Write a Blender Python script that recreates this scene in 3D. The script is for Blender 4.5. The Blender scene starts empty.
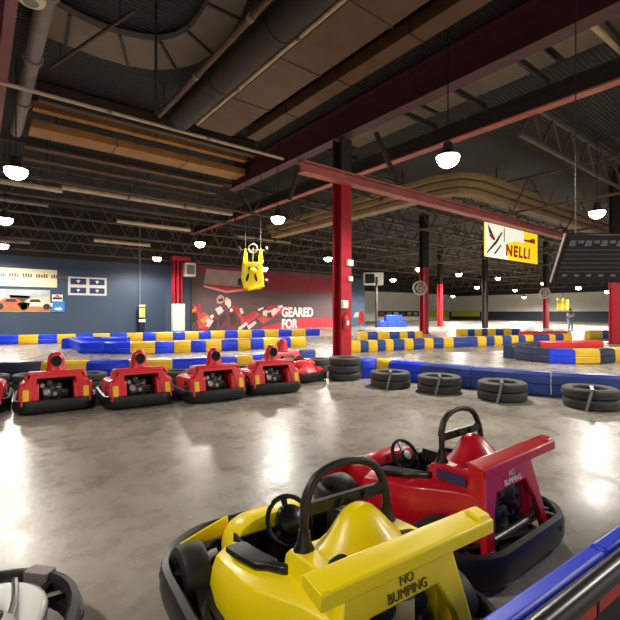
import bpy, bmesh, math, random
from mathutils import Vector, Matrix
random.seed(7)
S = bpy.context.scene
COL = S.collection
R = math.radians
# ------------------------------------------------------------------ camera, world, exposure
H = 1.5; F = 425.0; HZ = 312.0; YAW = R(38.2)
SN, CS = math.sin(YAW), math.cos(YAW)
cam = bpy.data.cameras.new('camera'); camo = bpy.data.objects.new('camera', cam); COL.objects.link(camo)
cam.sensor_width = 36; cam.lens = F/620*36; cam.shift_y = (HZ-310)/620
cam.clip_start = 0.05; cam.clip_end = 300
camo.location = (0, 0, H); camo.rotation_euler = (R(90), 0, -YAW)
S.camera = camo
w = bpy.data.worlds.new('world'); S.world = w; w.use_nodes = True
bg = w.node_tree.nodes['Background']; bg.inputs[0].default_value = (1.0, 0.98, 0.95, 1); bg.inputs[1].default_value = 0.65
S.view_settings.view_transform = 'Standard'; S.view_settings.look = 'None'
S.view_settings.gamma = 1; S.view_settings.use_curve_mapping = False
S.view_settings.exposure = 0.5
LAMP_E = 26.0        # emission of a lamp's lens
LAMP_W = 190.0       # downward lamp light

# ------------------------------------------------------------------ pixel <-> place
def cw(x, d, z=0.0): return Vector((d*SN + x*CS, d*CS - x*SN, z))
def G(px, py, z=0.0):
    d = F*(H-z)/(py-HZ); return cw((px-310)/F*d, d, z)
def D(px, py, d): return cw((px-310)/F*d, d, H+(HZ-py)*d/F)
def onY(px, py, Y):
    t = (px-310)/F; return D(px, py, Y/(CS-SN*t))
def onX(px, py, X):
    t = (px-310)/F; return D(px, py, X/(SN+CS*t))

# ------------------------------------------------------------------ materials
def lin(c):
    return tuple(((v/255)/12.92 if v/255 <= .04045 else ((v/255+.055)/1.055)**2.4) for v in c)
MATS = {}
def mat(name, rgb, rough=.5, metal=0.0, var=.12, scale=6.0, bump=0.0, emit=0.0, coat=0.0, spec=.5):
    if name in MATS: return MATS[name]
    m = bpy.data.materials.new(name); m.use_nodes = True
    nt = m.node_tree; b = nt.nodes['Principled BSDF']
    c = lin(rgb)
    tc = nt.nodes.new('ShaderNodeTexCoord'); n = nt.nodes.new('ShaderNodeTexNoise')
    n.inputs['Scale'].default_value = scale; n.inputs['Detail'].default_value = 5
    nt.links.new(tc.outputs['Object'], n.inputs['Vector'])
    r = nt.nodes.new('ShaderNodeValToRGB')
    r.color_ramp.elements[0].position = .3; r.color_ramp.elements[1].position = .7
    r.color_ramp.elements[0].color = (*[v*(1-var) for v in c], 1)
    r.color_ramp.elements[1].color = (*[min(1, v*(1+var)) for v in c], 1)
    nt.links.new(n.outputs['Fac'], r.inputs['Fac']); nt.links.new(r.outputs['Color'], b.inputs['Base Color'])
    b.inputs['Roughness'].default_value = rough; b.inputs['Metallic'].default_value = metal
    b.inputs['Specular IOR Level'].default_value = spec
    if coat: b.inputs['Coat Weight'].default_value = coat; b.inputs['Coat Roughness'].default_value = .12
    if emit:
        b.inputs['Emission Color'].default_value = (*c, 1); b.inputs['Emission Strength'].default_value = emit
    if bump:
        bp = nt.nodes.new('ShaderNodeBump'); bp.inputs['Strength'].default_value = bump
        n2 = nt.nodes.new('ShaderNodeTexNoise'); n2.inputs['Scale'].default_value = scale*8
        nt.links.new(tc.outputs['Object'], n2.inputs['Vector'])
        nt.links.new(n2.outputs['Fac'], bp.inputs['Height']); nt.links.new(bp.outputs['Normal'], b.inputs['Normal'])
    MATS[name] = m; return m

YEL = mat('yellow_plastic', (255, 224, 0), .36, var=.03, coat=.12)
RED = mat('red_plastic', (196, 12, 36), .34, var=.06, coat=.3)
RED2 = mat('red_kart_plastic', (214, 36, 44), .4, var=.08, coat=.2)
SILV = mat('silver_grey_plastic', (168, 166, 160), .35, var=.06, coat=.2)
RUB = mat('black_rubber', (26, 26, 27), .55, var=.25, scale=12, bump=.1)
RUBS = mat('black_bumper_plastic', (25, 24, 24), .42, var=.2, scale=9)
BLK = mat('black_plastic', (15, 15, 17), .3, var=.2)
MET = mat('dark_metal', (92, 90, 86), .35, .8, var=.2)
STEEL = mat('bright_metal', (190, 190, 188), .3, .9, var=.1)
HOOP = mat('scuffed_hoop_paint', (44, 38, 28), .45, .3, var=.5, scale=30)
GRIME = mat('oily_engine_metal', (58, 56, 54), .4, .6, var=.5, scale=20)
PIT = mat('engine_bay_black', (9, 9, 9), .8)
CREAM = mat('cream_canister', (196, 178, 118), .4)
TAIL = mat('amber_reflector', (250, 190, 30), .3)
LET = mat('dark_olive_letters', (88, 80, 20), .6)
LETW = mat('white_letters', (236, 232, 226), .5)
BLUE = mat('blue_barrier_plastic', (20, 58, 222), .4, var=.12, scale=3)
BLUED = mat('faded_blue_barrier_plastic', (44, 66, 142), .4, var=.18, scale=3)
NAVY = mat('navy_barrier_plastic', (38, 46, 74), .4, var=.15, scale=3)
YELB = mat('yellow_barrier_plastic', (236, 190, 40), .4, var=.1, scale=3)
REDB = mat('red_barrier_plastic', (206, 44, 40), .4, var=.1, scale=3)
TYR = mat('worn_tyre_rubber', (62, 60, 57), .75, var=.25, scale=8, bump=.3)
STRAP = mat('galvanised_strap', (98, 96, 90), .45, .5)
CRED = mat('red_column_paint', (172, 20, 40), .4, var=.15, scale=4)
MAROON = mat('maroon_beam_paint', (78, 32, 40), .55, var=.15, scale=2)
ROSE = mat('lit_red_beam_paint', (178, 96, 88), .5, var=.2, scale=2)  # light on the red beams' undersides is put into this pink
DARKST = mat('dark_steel', (48, 41, 36), .6, .2, var=.25, scale=3)
PALEP = mat('pale_pipe', (198, 180, 148), .5, var=.15, scale=3)
GREYP = mat('grey_duct', (128, 116, 112), .55, var=.15, scale=3)
BROWN = mat('brown_duct', (92, 63, 37), .6, var=.18, scale=1.5)
GOLD = mat('golden_timber_duct', (158, 110, 54), .6, var=.2, scale=2)
DBROWN = mat('dark_brown_duct', (62, 46, 35), .6, var=.2, scale=2)
TAN = mat('tan_ribbed_duct', (150, 122, 84), .6, var=.15, scale=2)
PALE = mat('pale_insulation', (120, 109, 94), .8, var=.1, scale=1.5)
WHITE = mat('white_paint', (226, 226, 220), .5, var=.05)
CREAMS = mat('cream_sign', (222, 212, 178), .6, var=.06)
LENS = mat('lamp_lens', (255, 244, 222), .4, var=.0, emit=LAMP_E)
SCREEN = mat('dark_screen', (20, 20, 24), .25, var=.1)

def nt_of(name):
    m = bpy.data.materials.new(name); m.use_nodes = True
    return m, m.node_tree, m.node_tree.nodes['Principled BSDF']
def floor_mat():
    m, nt, b = nt_of('polished_concrete')
    N = nt.nodes.new; L = nt.links.new
    tc = N('ShaderNodeTexCoord')
    n1 = N('ShaderNodeTexNoise'); n1.inputs['Scale'].default_value = .45; n1.inputs['Detail'].default_value = 9; n1.inputs['Roughness'].default_value = .62
    n2 = N('ShaderNodeTexNoise'); n2.inputs['Scale'].default_value = 3.2; n2.inputs['Detail'].default_value = 10; n2.inputs['Roughness'].default_value = .7
    n3 = N('ShaderNodeTexNoise'); n3.inputs['Scale'].default_value = 26; n3.inputs['Detail'].default_value = 8
    v = N('ShaderNodeTexVoronoi'); v.feature = 'DISTANCE_TO_EDGE'; v.inputs['Scale'].default_value = .33
    wv = N('ShaderNodeTexNoise'); wv.inputs['Scale'].default_value = 1.1
    mp = N('ShaderNodeVectorMath'); mp.operation = 'MULTIPLY_ADD'; mp.inputs[1].default_value = (.9, .9, 0)
    for n in (n1, n2, n3, wv): L(tc.outputs['Object'], n.inputs['Vector'])
    L(wv.outputs['Color'], mp.inputs[0]); L(tc.outputs['Object'], mp.inputs[2]); L(mp.outputs[0], v.inputs['Vector'])
    r1 = N('ShaderNodeValToRGB'); r1.color_ramp.elements[0].position = .34; r1.color_ramp.elements[1].position = .66
    r1.color_ramp.elements[0].color = (*lin((124, 117, 107)), 1); r1.color_ramp.elements[1].color = (*lin((176, 168, 155)), 1)
    L(n1.outputs['Fac'], r1.inputs['Fac'])
    r2 = N('ShaderNodeValToRGB'); r2.color_ramp.elements[0].position = .36; r2.color_ramp.elements[1].position = .62
    r2.color_ramp.elements[0].color = (.74, .73, .71, 1); r2.color_ramp.elements[1].color = (1, 1, 1, 1)
    L(n2.outputs['Fac'], r2.inputs['Fac'])
    r3 = N('ShaderNodeValToRGB'); r3.color_ramp.elements[0].position = .0; r3.color_ramp.elements[1].position = .006
    r3.color_ramp.elements[0].color = (.72, .72, .72, 1); r3.color_ramp.elements[1].color = (1, 1, 1, 1)
    L(v.outputs['Distance'], r3.inputs['Fac'])
    m1 = N('ShaderNodeMixRGB'); m1.blend_type = 'MULTIPLY'; m1.inputs[0].default_value = .8
    L(r1.outputs[0], m1.inputs[1]); L(r2.outputs[0], m1.inputs[2])
    m2 = N('ShaderNodeMixRGB'); m2.blend_type = 'MULTIPLY'; m2.inputs[0].default_value = .7
    L(m1.outputs[0], m2.inputs[1]); L(r3.outputs[0], m2.inputs[2])
    L(m2.outputs[0], b.inputs['Base Color'])
    mr = N('ShaderNodeMapRange'); mr.inputs[1].default_value = .3; mr.inputs[2].default_value = .7
    mr.inputs[3].default_value = .18; mr.inputs[4].default_value = .40
    L(n2.outputs['Fac'], mr.inputs[0]); L(mr.outputs[0], b.inputs['Roughness'])
    b.inputs['Specular IOR Level'].default_value = .13
    bp = N('ShaderNodeBump'); bp.inputs['Strength'].default_value = .07; bp.inputs['Distance'].default_value = .02
    ad = N('ShaderNodeMath'); ad.operation = 'ADD'; L(n2.outputs['Fac'], ad.inputs[0]); L(n3.outputs['Fac'], ad.inputs[1])
    L(ad.outputs[0], bp.inputs['Height']); L(bp.outputs['Normal'], b.inputs['Normal'])
    return m
def ridge_mat(name, rgb, rgb2, freq, axis='Y', rough=.6):
    m, nt, b = nt_of(name); N = nt.nodes.new; L = nt.links.new
    tc = N('ShaderNodeTexCoord'); wv = N('ShaderNodeTexWave'); wv.bands_direction = axis; wv.inputs['Scale'].default_value = freq
    L(tc.outputs['Object'], wv.inputs['Vector'])
    r = N('ShaderNodeValToRGB'); r.color_ramp.elements[0].color = (*lin(rgb), 1); r.color_ramp.elements[1].color = (*lin(rgb2), 1)
    r.color_ramp.elements[0].position = .2; r.color_ramp.elements[1].position = .8
    L(wv.outputs['Fac'], r.inputs['Fac']); L(r.outputs[0], b.inputs['Base Color'])
    bp = N('ShaderNodeBump'); bp.inputs['Strength'].default_value = .9; bp.inputs['Distance'].default_value = .05
    L(wv.outputs['Fac'], bp.inputs['Height']); L(bp.outputs['Normal'], b.inputs['Normal'])
    b.inputs['Roughness'].default_value = rough
    return m

# ------------------------------------------------------------------ mesh builder
class MB:
    def __init__(s): s.bm = bmesh.new(); s.mats = []; s.cur = 0
    def m(s, material):
        if material not in s.mats: s.mats.append(material)
        s.cur = s.mats.index(material); return s
    def face(s, vs):
        try:
            f = s.bm.faces.new(vs); f.material_index = s.cur; return f
        except ValueError: return None
    def box(s, c, size, rot=None, taper=1.0):
        M = Matrix.Translation(Vector(c)) @ (rot.to_4x4() if rot else Matrix())
        x, y, z = [v/2 for v in size]
        vs = [s.bm.verts.new(M @ Vector((sx*x*(taper if sz > 0 else 1), sy*y*(taper if sz > 0 else 1), sz*z))) for sz in (-1, 1) for sx, sy in ((-1, -1), (1, -1), (1, 1), (-1, 1))]
        for q in ((3, 2, 1, 0), (4, 5, 6, 7), (0, 1, 5, 4), (1, 2, 6, 5), (2, 3, 7, 6), (3, 0, 4, 7)): s.face([vs[i] for i in q])
        return s
    def bar(s, a, b, w, h):
        a, b = Vector(a), Vector(b); d = b-a
        rot = d.to_track_quat('Y', 'Z').to_matrix()
        return s.box((a+b)/2, (w, d.length, h), rot)
    def loft(s, secs, cap=True, closed=False, ring=True):
        rows = [[s.bm.verts.new(Vector(p)) for p in sec] for sec in secs]
        n = len(rows[0]); k = len(rows)
        for i in range(k if closed else k-1):
            A, B = rows[i], rows[(i+1) % k]
            for j in range(n if ring else n-1):
                s.face([A[j], A[(j+1) % n], B[(j+1) % n], B[j]])
        if cap and not closed and ring:
            s.face(rows[0][::-1]); s.face(rows[-1])
        return s
    def tube(s, pts, r, n=8, closed=False):
        pts = [Vector(p) for p in pts]; k = len(pts); secs = []; up = None
        for i, p in enumerate(pts):
            a = pts[(i-1) % k] if (closed or i > 0) else p
            b = pts[(i+1) % k] if (closed or i < k-1) else p
            t = (b-a).normalized()
            if up is None:
                up = Vector((0, 0, 1)) if abs(t.z) < .9 else Vector((1, 0, 0))
            u = (up - t*up.dot(t)).normalized(); up = u; v = t.cross(u)
            rr = r[i] if isinstance(r, (list, tuple)) else r
            secs.append([p + (u*math.cos(2*math.pi*j/n)+v*math.sin(2*math.pi*j/n))*rr for j in range(n)])
        return s.loft(secs, closed=closed)
    def lathe(s, prof, c=(0, 0, 0), axis='Z', n=24, closed=False, rot=None):
        M = Matrix.Translation(Vector(c)) @ (rot.to_4x4() if rot else Matrix())
        secs = []
        for i in range(n):
            a = 2*math.pi*i/n; ca, sa = math.cos(a), math.sin(a); row = []
            for r, h in prof:
                v = {'Z': (r*ca, r*sa, h), 'X': (h, r*ca, r*sa), 'Y': (r*sa, h, r*ca)}[axis]
                row.append(M @ Vector(v))
            secs.append(row)
        s.loft(secs, cap=False, closed=True, ring=closed)
        bmesh.ops.remove_doubles(s.bm, verts=s.bm.verts, dist=1e-6)
        return s
    def prism(s, poly, a0, a1, plane='YZ'):
        f = {'YZ': lambda a, p: (a, p[0], p[1]), 'XZ': lambda a, p: (p[0], a, p[1]), 'XY': lambda a, p: (p[0], p[1], a)}[plane]
        return s.loft([[f(a0, p) for p in poly], [f(a1, p) for p in poly]])
    def ngon(s, pts): return s.face([s.bm.verts.new(Vector(p)) for p in pts])
    def ell(s, c, r, n=16, k=10, rot=None):
        secs = []
        M = Matrix.Translation(Vector(c)) @ (rot.to_4x4() if rot else Matrix())
        prof = [(max(1e-4, math.sin(math.pi*i/k)), -math.cos(math.pi*i/k)) for i in range(k+1)]
        for a, h in prof:
            secs.append([M @ Vector((r[0]*a*math.cos(2*math.pi*j/n), r[1]*a*math.sin(2*math.pi*j/n), r[2]*h)) for j in range(n)])
        return s.loft(secs)
    def mesh(s, name, material=None, ang=38):
        bmesh.ops.recalc_face_normals(s.bm, faces=s.bm.faces)
        me = bpy.data.meshes.new(name); s.bm.to_mesh(me); s.bm.free()
        for mm in (s.mats if s.mats else [material]): me.materials.append(mm)
        for p in me.polygons: p.use_smooth = True
        me.set_sharp_from_angle(angle=R(ang))
        return me
    def obj(s, name, material=None, parent=None, bevel=0.0, loc=None, rotz=0.0, sub=0, ang=38):
        me = s.mesh(name, material, ang); o = bpy.data.objects.new(name, me); COL.objects.link(o)
        if parent: o.parent = parent
        if loc is not None: o.location = loc
        o.rotation_euler.z = rotz
        if bevel:
            b = o.modifiers.new('bevel', 'BEVEL'); b.width = bevel; b.segments = 2; b.limit_method = 'ANGLE'; b.angle_limit = R(35)
        if sub:
            q = o.modifiers.new('sub', 'SUBSURF'); q.levels = sub; q.render_levels = sub
        return o
def cat(pts, n=6, closed=False):
    pts = [Vector(p) for p in pts]; out = []; k = len(pts)
    for i in range(k if closed else k-1):
        p1, p2 = pts[i], pts[(i+1) % k]
        p0 = pts[(i-1) % k] if (closed or i) else p1
        p3 = pts[(i+2) % k] if (closed or i < k-2) else p2
        for j in range(n):
            t = j/n
            out.append(.5*((2*p1)+(p2-p0)*t+(2*p0-5*p1+4*p2-p3)*t*t+(3*p1-p0-3*p2+p3)*t**3))
    if not closed: out.append(pts[-1])
    return out
def tag(o, label, category, group=None, kind=None):
    o['label'] = label; o['category'] = category
    if group: o['group'] = group
    if kind: o['kind'] = kind
    return o
def thing(name, label, category, loc=(0, 0, 0), rot=(0, 0, 0), group=None):
    o = bpy.data.objects.new(name, None); COL.objects.link(o); o.empty_display_size = .1
    o.location = loc; o.rotation_euler = rot
    return tag(o, label, category, group)
def struct(o): o['kind'] = 'structure'; return o
def copy_tree(o, parent=None):
    c = o.copy(); COL.objects.link(c)
    if parent: c.parent = parent
    for ch in list(o.children): copy_tree(ch, c)
    return c
def text(s, size, material, parent, name='lettering', loc=(0, 0, 0), rot=(0, 0, 0), extrude=.002, align='CENTER', sx=1.0, lead=1.0, shear=0.0, bold=0.0, sp=1.0):
    cu = bpy.data.curves.new('letters', 'FONT'); cu.body = s; cu.size = size; cu.extrude = extrude
    cu.align_x = align; cu.space_line = lead; cu.space_character = sp; cu.shear = shear; cu.offset = bold
    t = bpy.data.objects.new('letters_tmp', cu); COL.objects.link(t)
    bpy.context.view_layer.update()
    me = bpy.data.meshes.new_from_object(t.evaluated_get(bpy.context.evaluated_depsgraph_get()))
    bpy.data.objects.remove(t); bpy.data.curves.remove(cu)
    me.materials.clear(); me.materials.append(material)
    o = bpy.data.objects.new(name, me); COL.objects.link(o); o.parent = parent
    o.location = loc; o.rotation_euler = rot; o.scale = (sx, 1, 1)
    return o
ORD = ['first', 'second', 'third', 'fourth', 'fifth', 'sixth', 'seventh', 'eighth', 'ninth', 'tenth', 'eleventh', 'twelfth',
       'thirteenth', 'fourteenth', 'fifteenth', 'sixteenth', 'seventeenth', 'eighteenth', 'nineteenth', 'twentieth']

# ------------------------------------------------------------------ the setting
YW = 32.0; XS = 32.6; YB = 50.0; XR = 75.0
DECK = 8.2
struct(MB().box((33, 20, -.1), (90, 66, .2)).obj('floor', floor_mat()))
struct(MB().box((33, 20, DECK+.1), (90, 66, .2)).obj('ceiling', ridge_mat('ribbed_roof_deck', (15, 13, 12), (34, 30, 27), 2.6, 'Y')))
WBLUE = mat('slate_blue_wall_paint', (50, 67, 90), .55, var=.08, scale=.6)
WWHITE = mat('off_white_block_wall', (228, 224, 212), .6, var=.06, scale=.8)
WNAVY = mat('dark_navy_wall_paint', (38, 46, 58), .6, var=.08, scale=.8)
WDARK = mat('dark_upper_wall', (36, 31, 27), .7, var=.1)
o = MB(); o.m(WBLUE).box(((XS-10)/2, YW+.1, 2.5), (XS+10, .2, 5.0)); o.m(WDARK).box(((XS-10)/2, YW+.1, 6.6), (XS+10, .2, 3.2)); struct(o.obj('wall_back'))
struct(MB().box((XS+.1, (YW+YB)/2+.1, DECK/2), (.2, YB-YW-.2, DECK)).obj('wall_step', WBLUE))
o = MB(); o.m(WWHITE).box(((XS+XR)/2, YB+.1, 2.5), (XR-XS, .2, 5.0)); o.m(WDARK).box(((XS+XR)/2, YB+.1, 6.6), (XR-XS, .2, 3.2)); struct(o.obj('wall_far'))
o = MB(); o.m(WWHITE).box((XR+.1, 20, 3.1), (.2, 60, 3.0)); o.m(WNAVY).box((XR+.1, 20, .8), (.2, 60, 1.6)); o.m(WDARK).box((XR+.1, 20, 6.4), (.2, 60, 3.6))
struct(o.obj('wall_right'))
struct(MB().box((-10.1, 16, DECK/2), (.2, 34, DECK)).obj('wall_left', WBLUE))

# ------------------------------------------------------------------ columns and beams
def hcolumn(px, base, wd, top, label, material, zdark=None):
    p = G(px, base)
    t = thing('steel_column', label, 'column', p)
    z1 = zdark or top
    b = MB()
    b.box((0, 0, z1/2), (wd*.12, wd*.9, z1)); b.box((0, -wd*.45, z1/2), (wd, wd*.1, z1)); b.box((0, wd*.45, z1/2), (wd, wd*.1, z1))
    b.obj('shaft', material, t)
    MB().box((0, 0, .015), (wd*1.3, wd*1.3, .03)).obj('base_plate', DARKST, t)
    if zdark:  # shaft turns dark above the red part
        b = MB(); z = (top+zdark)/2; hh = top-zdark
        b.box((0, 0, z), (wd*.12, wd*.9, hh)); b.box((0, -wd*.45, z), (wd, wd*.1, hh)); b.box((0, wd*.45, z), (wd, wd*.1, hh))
        u = b.obj('upper_shaft', DARKST, t); u['label'] = 'dark upper shaft'
    return t, p
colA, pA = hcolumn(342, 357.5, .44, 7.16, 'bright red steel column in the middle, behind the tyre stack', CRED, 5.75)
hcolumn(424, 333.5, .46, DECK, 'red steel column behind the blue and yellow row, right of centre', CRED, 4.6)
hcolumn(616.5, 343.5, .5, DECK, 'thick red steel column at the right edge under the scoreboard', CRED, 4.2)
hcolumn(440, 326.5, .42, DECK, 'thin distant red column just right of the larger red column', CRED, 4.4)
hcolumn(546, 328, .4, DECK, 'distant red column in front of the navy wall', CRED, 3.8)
hcolumn(485, 328, .4, DECK, 'dark grey distant column right of the yellow-green banner', DARKST)
t = thing('steel_column', 'red steel column with white cabinet before the blue wall, left of the banner', 'column', onY(177, 333, 30.8)*Vector((1, 1, 0)) if False else Vector((onY(177, 333, 30.8).x, 30.8, 0)))
b = MB(); b.box((0, 0, 2.65), (.12, .5, 5.3)); b.box((-.28, 0, 2.65), (.06, .5, 5.3)); b.box((.28, 0, 2.65), (.06, .5, 5.3)); b.obj('shaft', CRED, t)
b = MB(); b.box((.25, 0, 5.45), (1.4, .5, .3)); b.obj('bracket', CRED, t)
cx = t.location.x
b = thing('unit_heater', 'white boxy heater hung beside the red column left of the banner', 'heater', (cx+.85, 30.6, 4.15))
MB().box((0, 0, .5), (.8, .6, 1.0)).obj('casing', WHITE, b, bevel=.03)
MB().box((0, -.31, .5), (.6, .03, .7)).obj('grille', GREYP, b)
MB().tube([(0, 0, 1.0), (0, 0, DECK-4.15)], .02).obj('hanger', DARKST, b)
b = thing('electrical_cabinet', 'tall white cabinet standing at the foot of the red column by the wall', 'cabinet', (cx-.1, 30.3, 0))
CABW = mat('grey_white_paint', (196, 200, 192), .5)
MB().box((0, 0, 1.1), (.9, .35, 2.0)).obj('body', CABW, b, bevel=.02)
MB().box((0, -.18, 1.1), (.78, .03, 1.8)).obj('door', CABW, b, bevel=.01)
MB().box((0, 0, .05), (.8, .3, .1)).obj('plinth', BLK, b)

def ibeam(name, label, a, b, h, fw, material, fm=None, category='beam', group=None):
    a, b = Vector(a), Vector(b); t = thing(name, label, category, a, group=group)
    d = b-a; zz = Vector((0, 0, h))
    MB().bar(zz/2, d+zz/2, .04, h-.1).obj('web', material, t)
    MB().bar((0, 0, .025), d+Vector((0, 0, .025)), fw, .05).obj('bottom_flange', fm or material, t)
    MB().bar((0, 0, h-.025), d+Vector((0, 0, h-.025)), fw, .05).obj('top_flange', material, t)
    return t
XG = pA.x
ibeam('roof_girder', 'deep maroon roof girder crossing overhead above the middle red column', (XG, -8, 7.2), (XG, 18, 7.2), .95, .42, MAROON)
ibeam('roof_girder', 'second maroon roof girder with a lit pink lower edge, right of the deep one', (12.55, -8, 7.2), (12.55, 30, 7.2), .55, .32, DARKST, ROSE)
ibeam('roof_girder', 'red roof girder at the top left corner beside a grey pipe', (.52, -4, 7.2), (.52, 26, 7.2), .9, .2, mat('dull_red_beam_paint', (120, 30, 42), .55, var=.15, scale=2))
ibeam('crane_beam', 'low pale red beam running from the middle column to the scoreboard', (7.55, pA.y-.32, 5.62), (26.3, pA.y-.32, 5.62), .34, .34, ROSE)

TRUSS = mat('lit_truss_paint', (88, 75, 62), .6, var=.25, scale=2)  # lighter brown: light on the lattice is put into the colour
def truss(label, a, b, z0, z1, group, m=TRUSS):
    a, b = Vector(a), Vector(b); L = (b-a).length; u = (b-a)/L
    t = thing('roof_truss', label, 'truss', (a.x, a.y, z0), group=group)
    n = max(2, int(L/1.5)); q = MB(); hh = z1-z0
    q.bar((0, 0, 0), u*L, .12, .09).obj('bottom_chord', m, t)
    q = MB(); q.bar((0, 0, hh), u*L+Vector((0, 0, hh)), .12, .09).obj('top_chord', m, t)
    q = MB()
    for i in range(n):
        s0 = u*(L*i/n); s1 = u*(L*(i+1)/n); md = (s0+s1)/2
        q.bar(s0, md+Vector((0, 0, hh)), .05, .05); q.bar(md+Vector((0, 0, hh)), s1, .05, .05)
    q.obj('lattice', m, t)
    return t
for i, (Y, z0, z1) in enumerate([(31.2, 5.3, 6.6), (29.2, 5.7, 7.2), (27.0, 6.0, 7.4), (24.6, 6.3, 7.7), (22.2, 6.6, 7.9), (19.9, 6.8, 8.1)]):
    truss(f'dark lattice roof truss parallel to the blue wall, {ORD[i]} out from it', (-8, Y, 0), (74 if i > 0 else 32, Y, 0), z0, z1, 'roof trusses along the blue wall')
for i, (X, z0) in enumerate([(20, 6.2), (26, 6.0), (32, 5.8), (39, 5.6), (47, 5.4), (56, 5.2), (65, 5.0)]):
    truss(f'dark lattice roof truss running into the distance on the right, {ORD[i]} from the middle', (X, -4, 0), (X, 30 if X < 32.5 else 49, 0), z0, z0+1.5, 'roof trusses on the right')
for i, Y in enumerate([2.5, 6.2, 14.0, 17.2]):
    truss(f'dark lattice truss across the right-hand roof, {ORD[i]} from the viewer', (13, Y, 0), (74, Y, 0), 6.9, 8.0, 'cross trusses on the right')
# joists between the girders
for i, Y in enumerate([1.5, 3.3, 5.1, 6.9, 8.7, 12.5, 14.3]):
    q = MB().bar((0, 0, 0), (2.6, 0, 0), .08, .16).obj('purlin', DARKST, None, loc=(XG+.2, Y, 7.78))
    tag(q, f'short dark purlin between the two maroon girders, {ORD[i]} from the viewer', 'purlin', 'purlins between the maroon girders')

# ------------------------------------------------------------------ ducts, pipes, panels overhead
def bx(name, label, category, lo, hi, m, bevel=.02, group=None):
    lo, hi = Vector(lo), Vector(hi); c = (lo+hi)/2
    o = MB().box((0, 0, (hi-lo).z/2), hi-lo).obj(name, m, None, bevel=bevel, loc=(c.x, c.y, lo.z))
    return tag(o, label, category, group)
def duct(name, label, lo, hi, m, axis='Y', step=1.6, rib=DBROWN):
    lo, hi = Vector(lo), Vector(hi); c = (lo+hi)/2; s = hi-lo
    t = thing(name, label, 'duct', (c.x, c.y, lo.z))
    MB().box((0, 0, s.z/2), s).obj('casing', m, t, bevel=.02)
    L = s.y if axis == 'Y' else s.x; n = int(L/step)
    for i in range(1, n):
        k = -L/2+L*i/n
        if axis == 'Y': MB().box((0, k, s.z/2), (s.x+.04, .03, s.z+.04)).obj('seam', rib, t)
        else: MB().box((k, 0, s.z/2), (.03, s.y+.04, s.z+.04)).obj('seam', rib, t)
    for f in (-.4, .4):
        c = (0, f*L) if axis == 'Y' else (f*L, 0)
        MB().tube([(c[0], c[1], s.z), (c[0], c[1], DECK-lo.z)], .02, 6).obj('hanger', DARKST, t)
    return t
duct('air_duct', 'wide flat brown duct running overhead left of the deep maroon girder', (5.75, -6, 7.6), (7.0, 13.3, 8.0), BROWN, step=2.4, rib=BROWN)
duct('air_duct', 'narrow brown duct between the wide brown duct and the maroon girder', (7.6, -6, 7.7), (8.1, 13.3, 8.05), BROWN, step=2.2)
t = duct('air_duct', 'golden brown rectangular duct crossing the upper left above the lamps', (1.4, 16.4, 7.5), (9.3, 17.3, 7.78), GOLD, 'X', 2.6, BROWN)
duct('air_duct', 'slim golden duct tucked above and before the broad golden one', (1.4, 15.7, 7.85), (9.0, 16.0, 8.1), GOLD, 'X', 2.6, BROWN)
bx('roof_beam', 'dark brown beam just in front of the golden ducts', 'beam', (1.4, 14.4, 7.6), (8.6, 14.65, 8.15), DBROWN)
for i, (Y, z) in enumerate([(18.4, 7.5), (19.2, 7.3)]):
    duct('timber_plank', f'rusty brown plank hung behind the golden duct, {["nearer", "farther"][i]} one', (1.4, Y, z), (9.3, Y+.35, z+.08), BROWN, 'X', 2.6, BROWN)
def pipe(label, a, b, r, m, name='overhead_pipe', flange=True, hang=(.15, .85)):
    a, b = Vector(a), Vector(b); d = b-a
    t = thing(name, label, 'pipe', a)
    MB().tube([(0, 0, 0), d], r, 12).obj('pipe', m, t)
    if flange:
        n = max(2, int(d.length/2.5))
        for i in range(1, n):
            c = d*(i/n); MB().tube([c-d.normalized()*.06, c+d.normalized()*.06], r*(1.3 if r < .3 else 1.05), 12).obj('coupling', GREYP if r < .3 else m, t)
    if abs(d.z) < .3 and hang:
        for f in hang:
            c = d*f; MB().tube([c+Vector((0, 0, r*.8)), Vector((c.x, c.y, DECK-a.z))], .015, 6).obj('hanger', DARKST, t)
    return t
pipe('thick grey pipe running away beside the red girder at top left', (1.06, -4, 7.5), (1.06, 17.2, 7.5), .17, GREYP)
pipe('round dark brown spiral duct overhead between curved duct and flat brown duct', (4.95, -6, 7.45), (4.95, 12.7, 7.45), .36, mat('dark_spiral_duct', (46, 35, 28), .65, var=.2, scale=2), hang=(.1, .98))  # plain dark brown duct colour
pipe('slim brown rail pipe along the left of the round dark duct', (4.3, -6, 7.35), (4.3, 12.7, 7.35), .07, BROWN, hang=(.1, .98))
pipe('slim white pipe between the round dark duct and the flat brown duct', (5.6, 2, 7.55), (5.6, 13, 7.55), .055, PALEP)
pipe('long pale pipe crossing the upper left in front of the golden duct', (-3, 13.05, 7.2), (9.0, 13.05, 7.2), .05, PALEP)
pipe('diagonal brown brace pipe at the upper left', G(50, 68, 7.6), G(135, 10, 7.6), .04, DBROWN, flange=False)
pipe('vertical dark hanger pipe at the upper left', G(156, 2, 8.18), Vector(G(156, 2, 8.18))-Vector((0, 0, 2.4)), .03, DARKST, flange=False)
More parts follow.
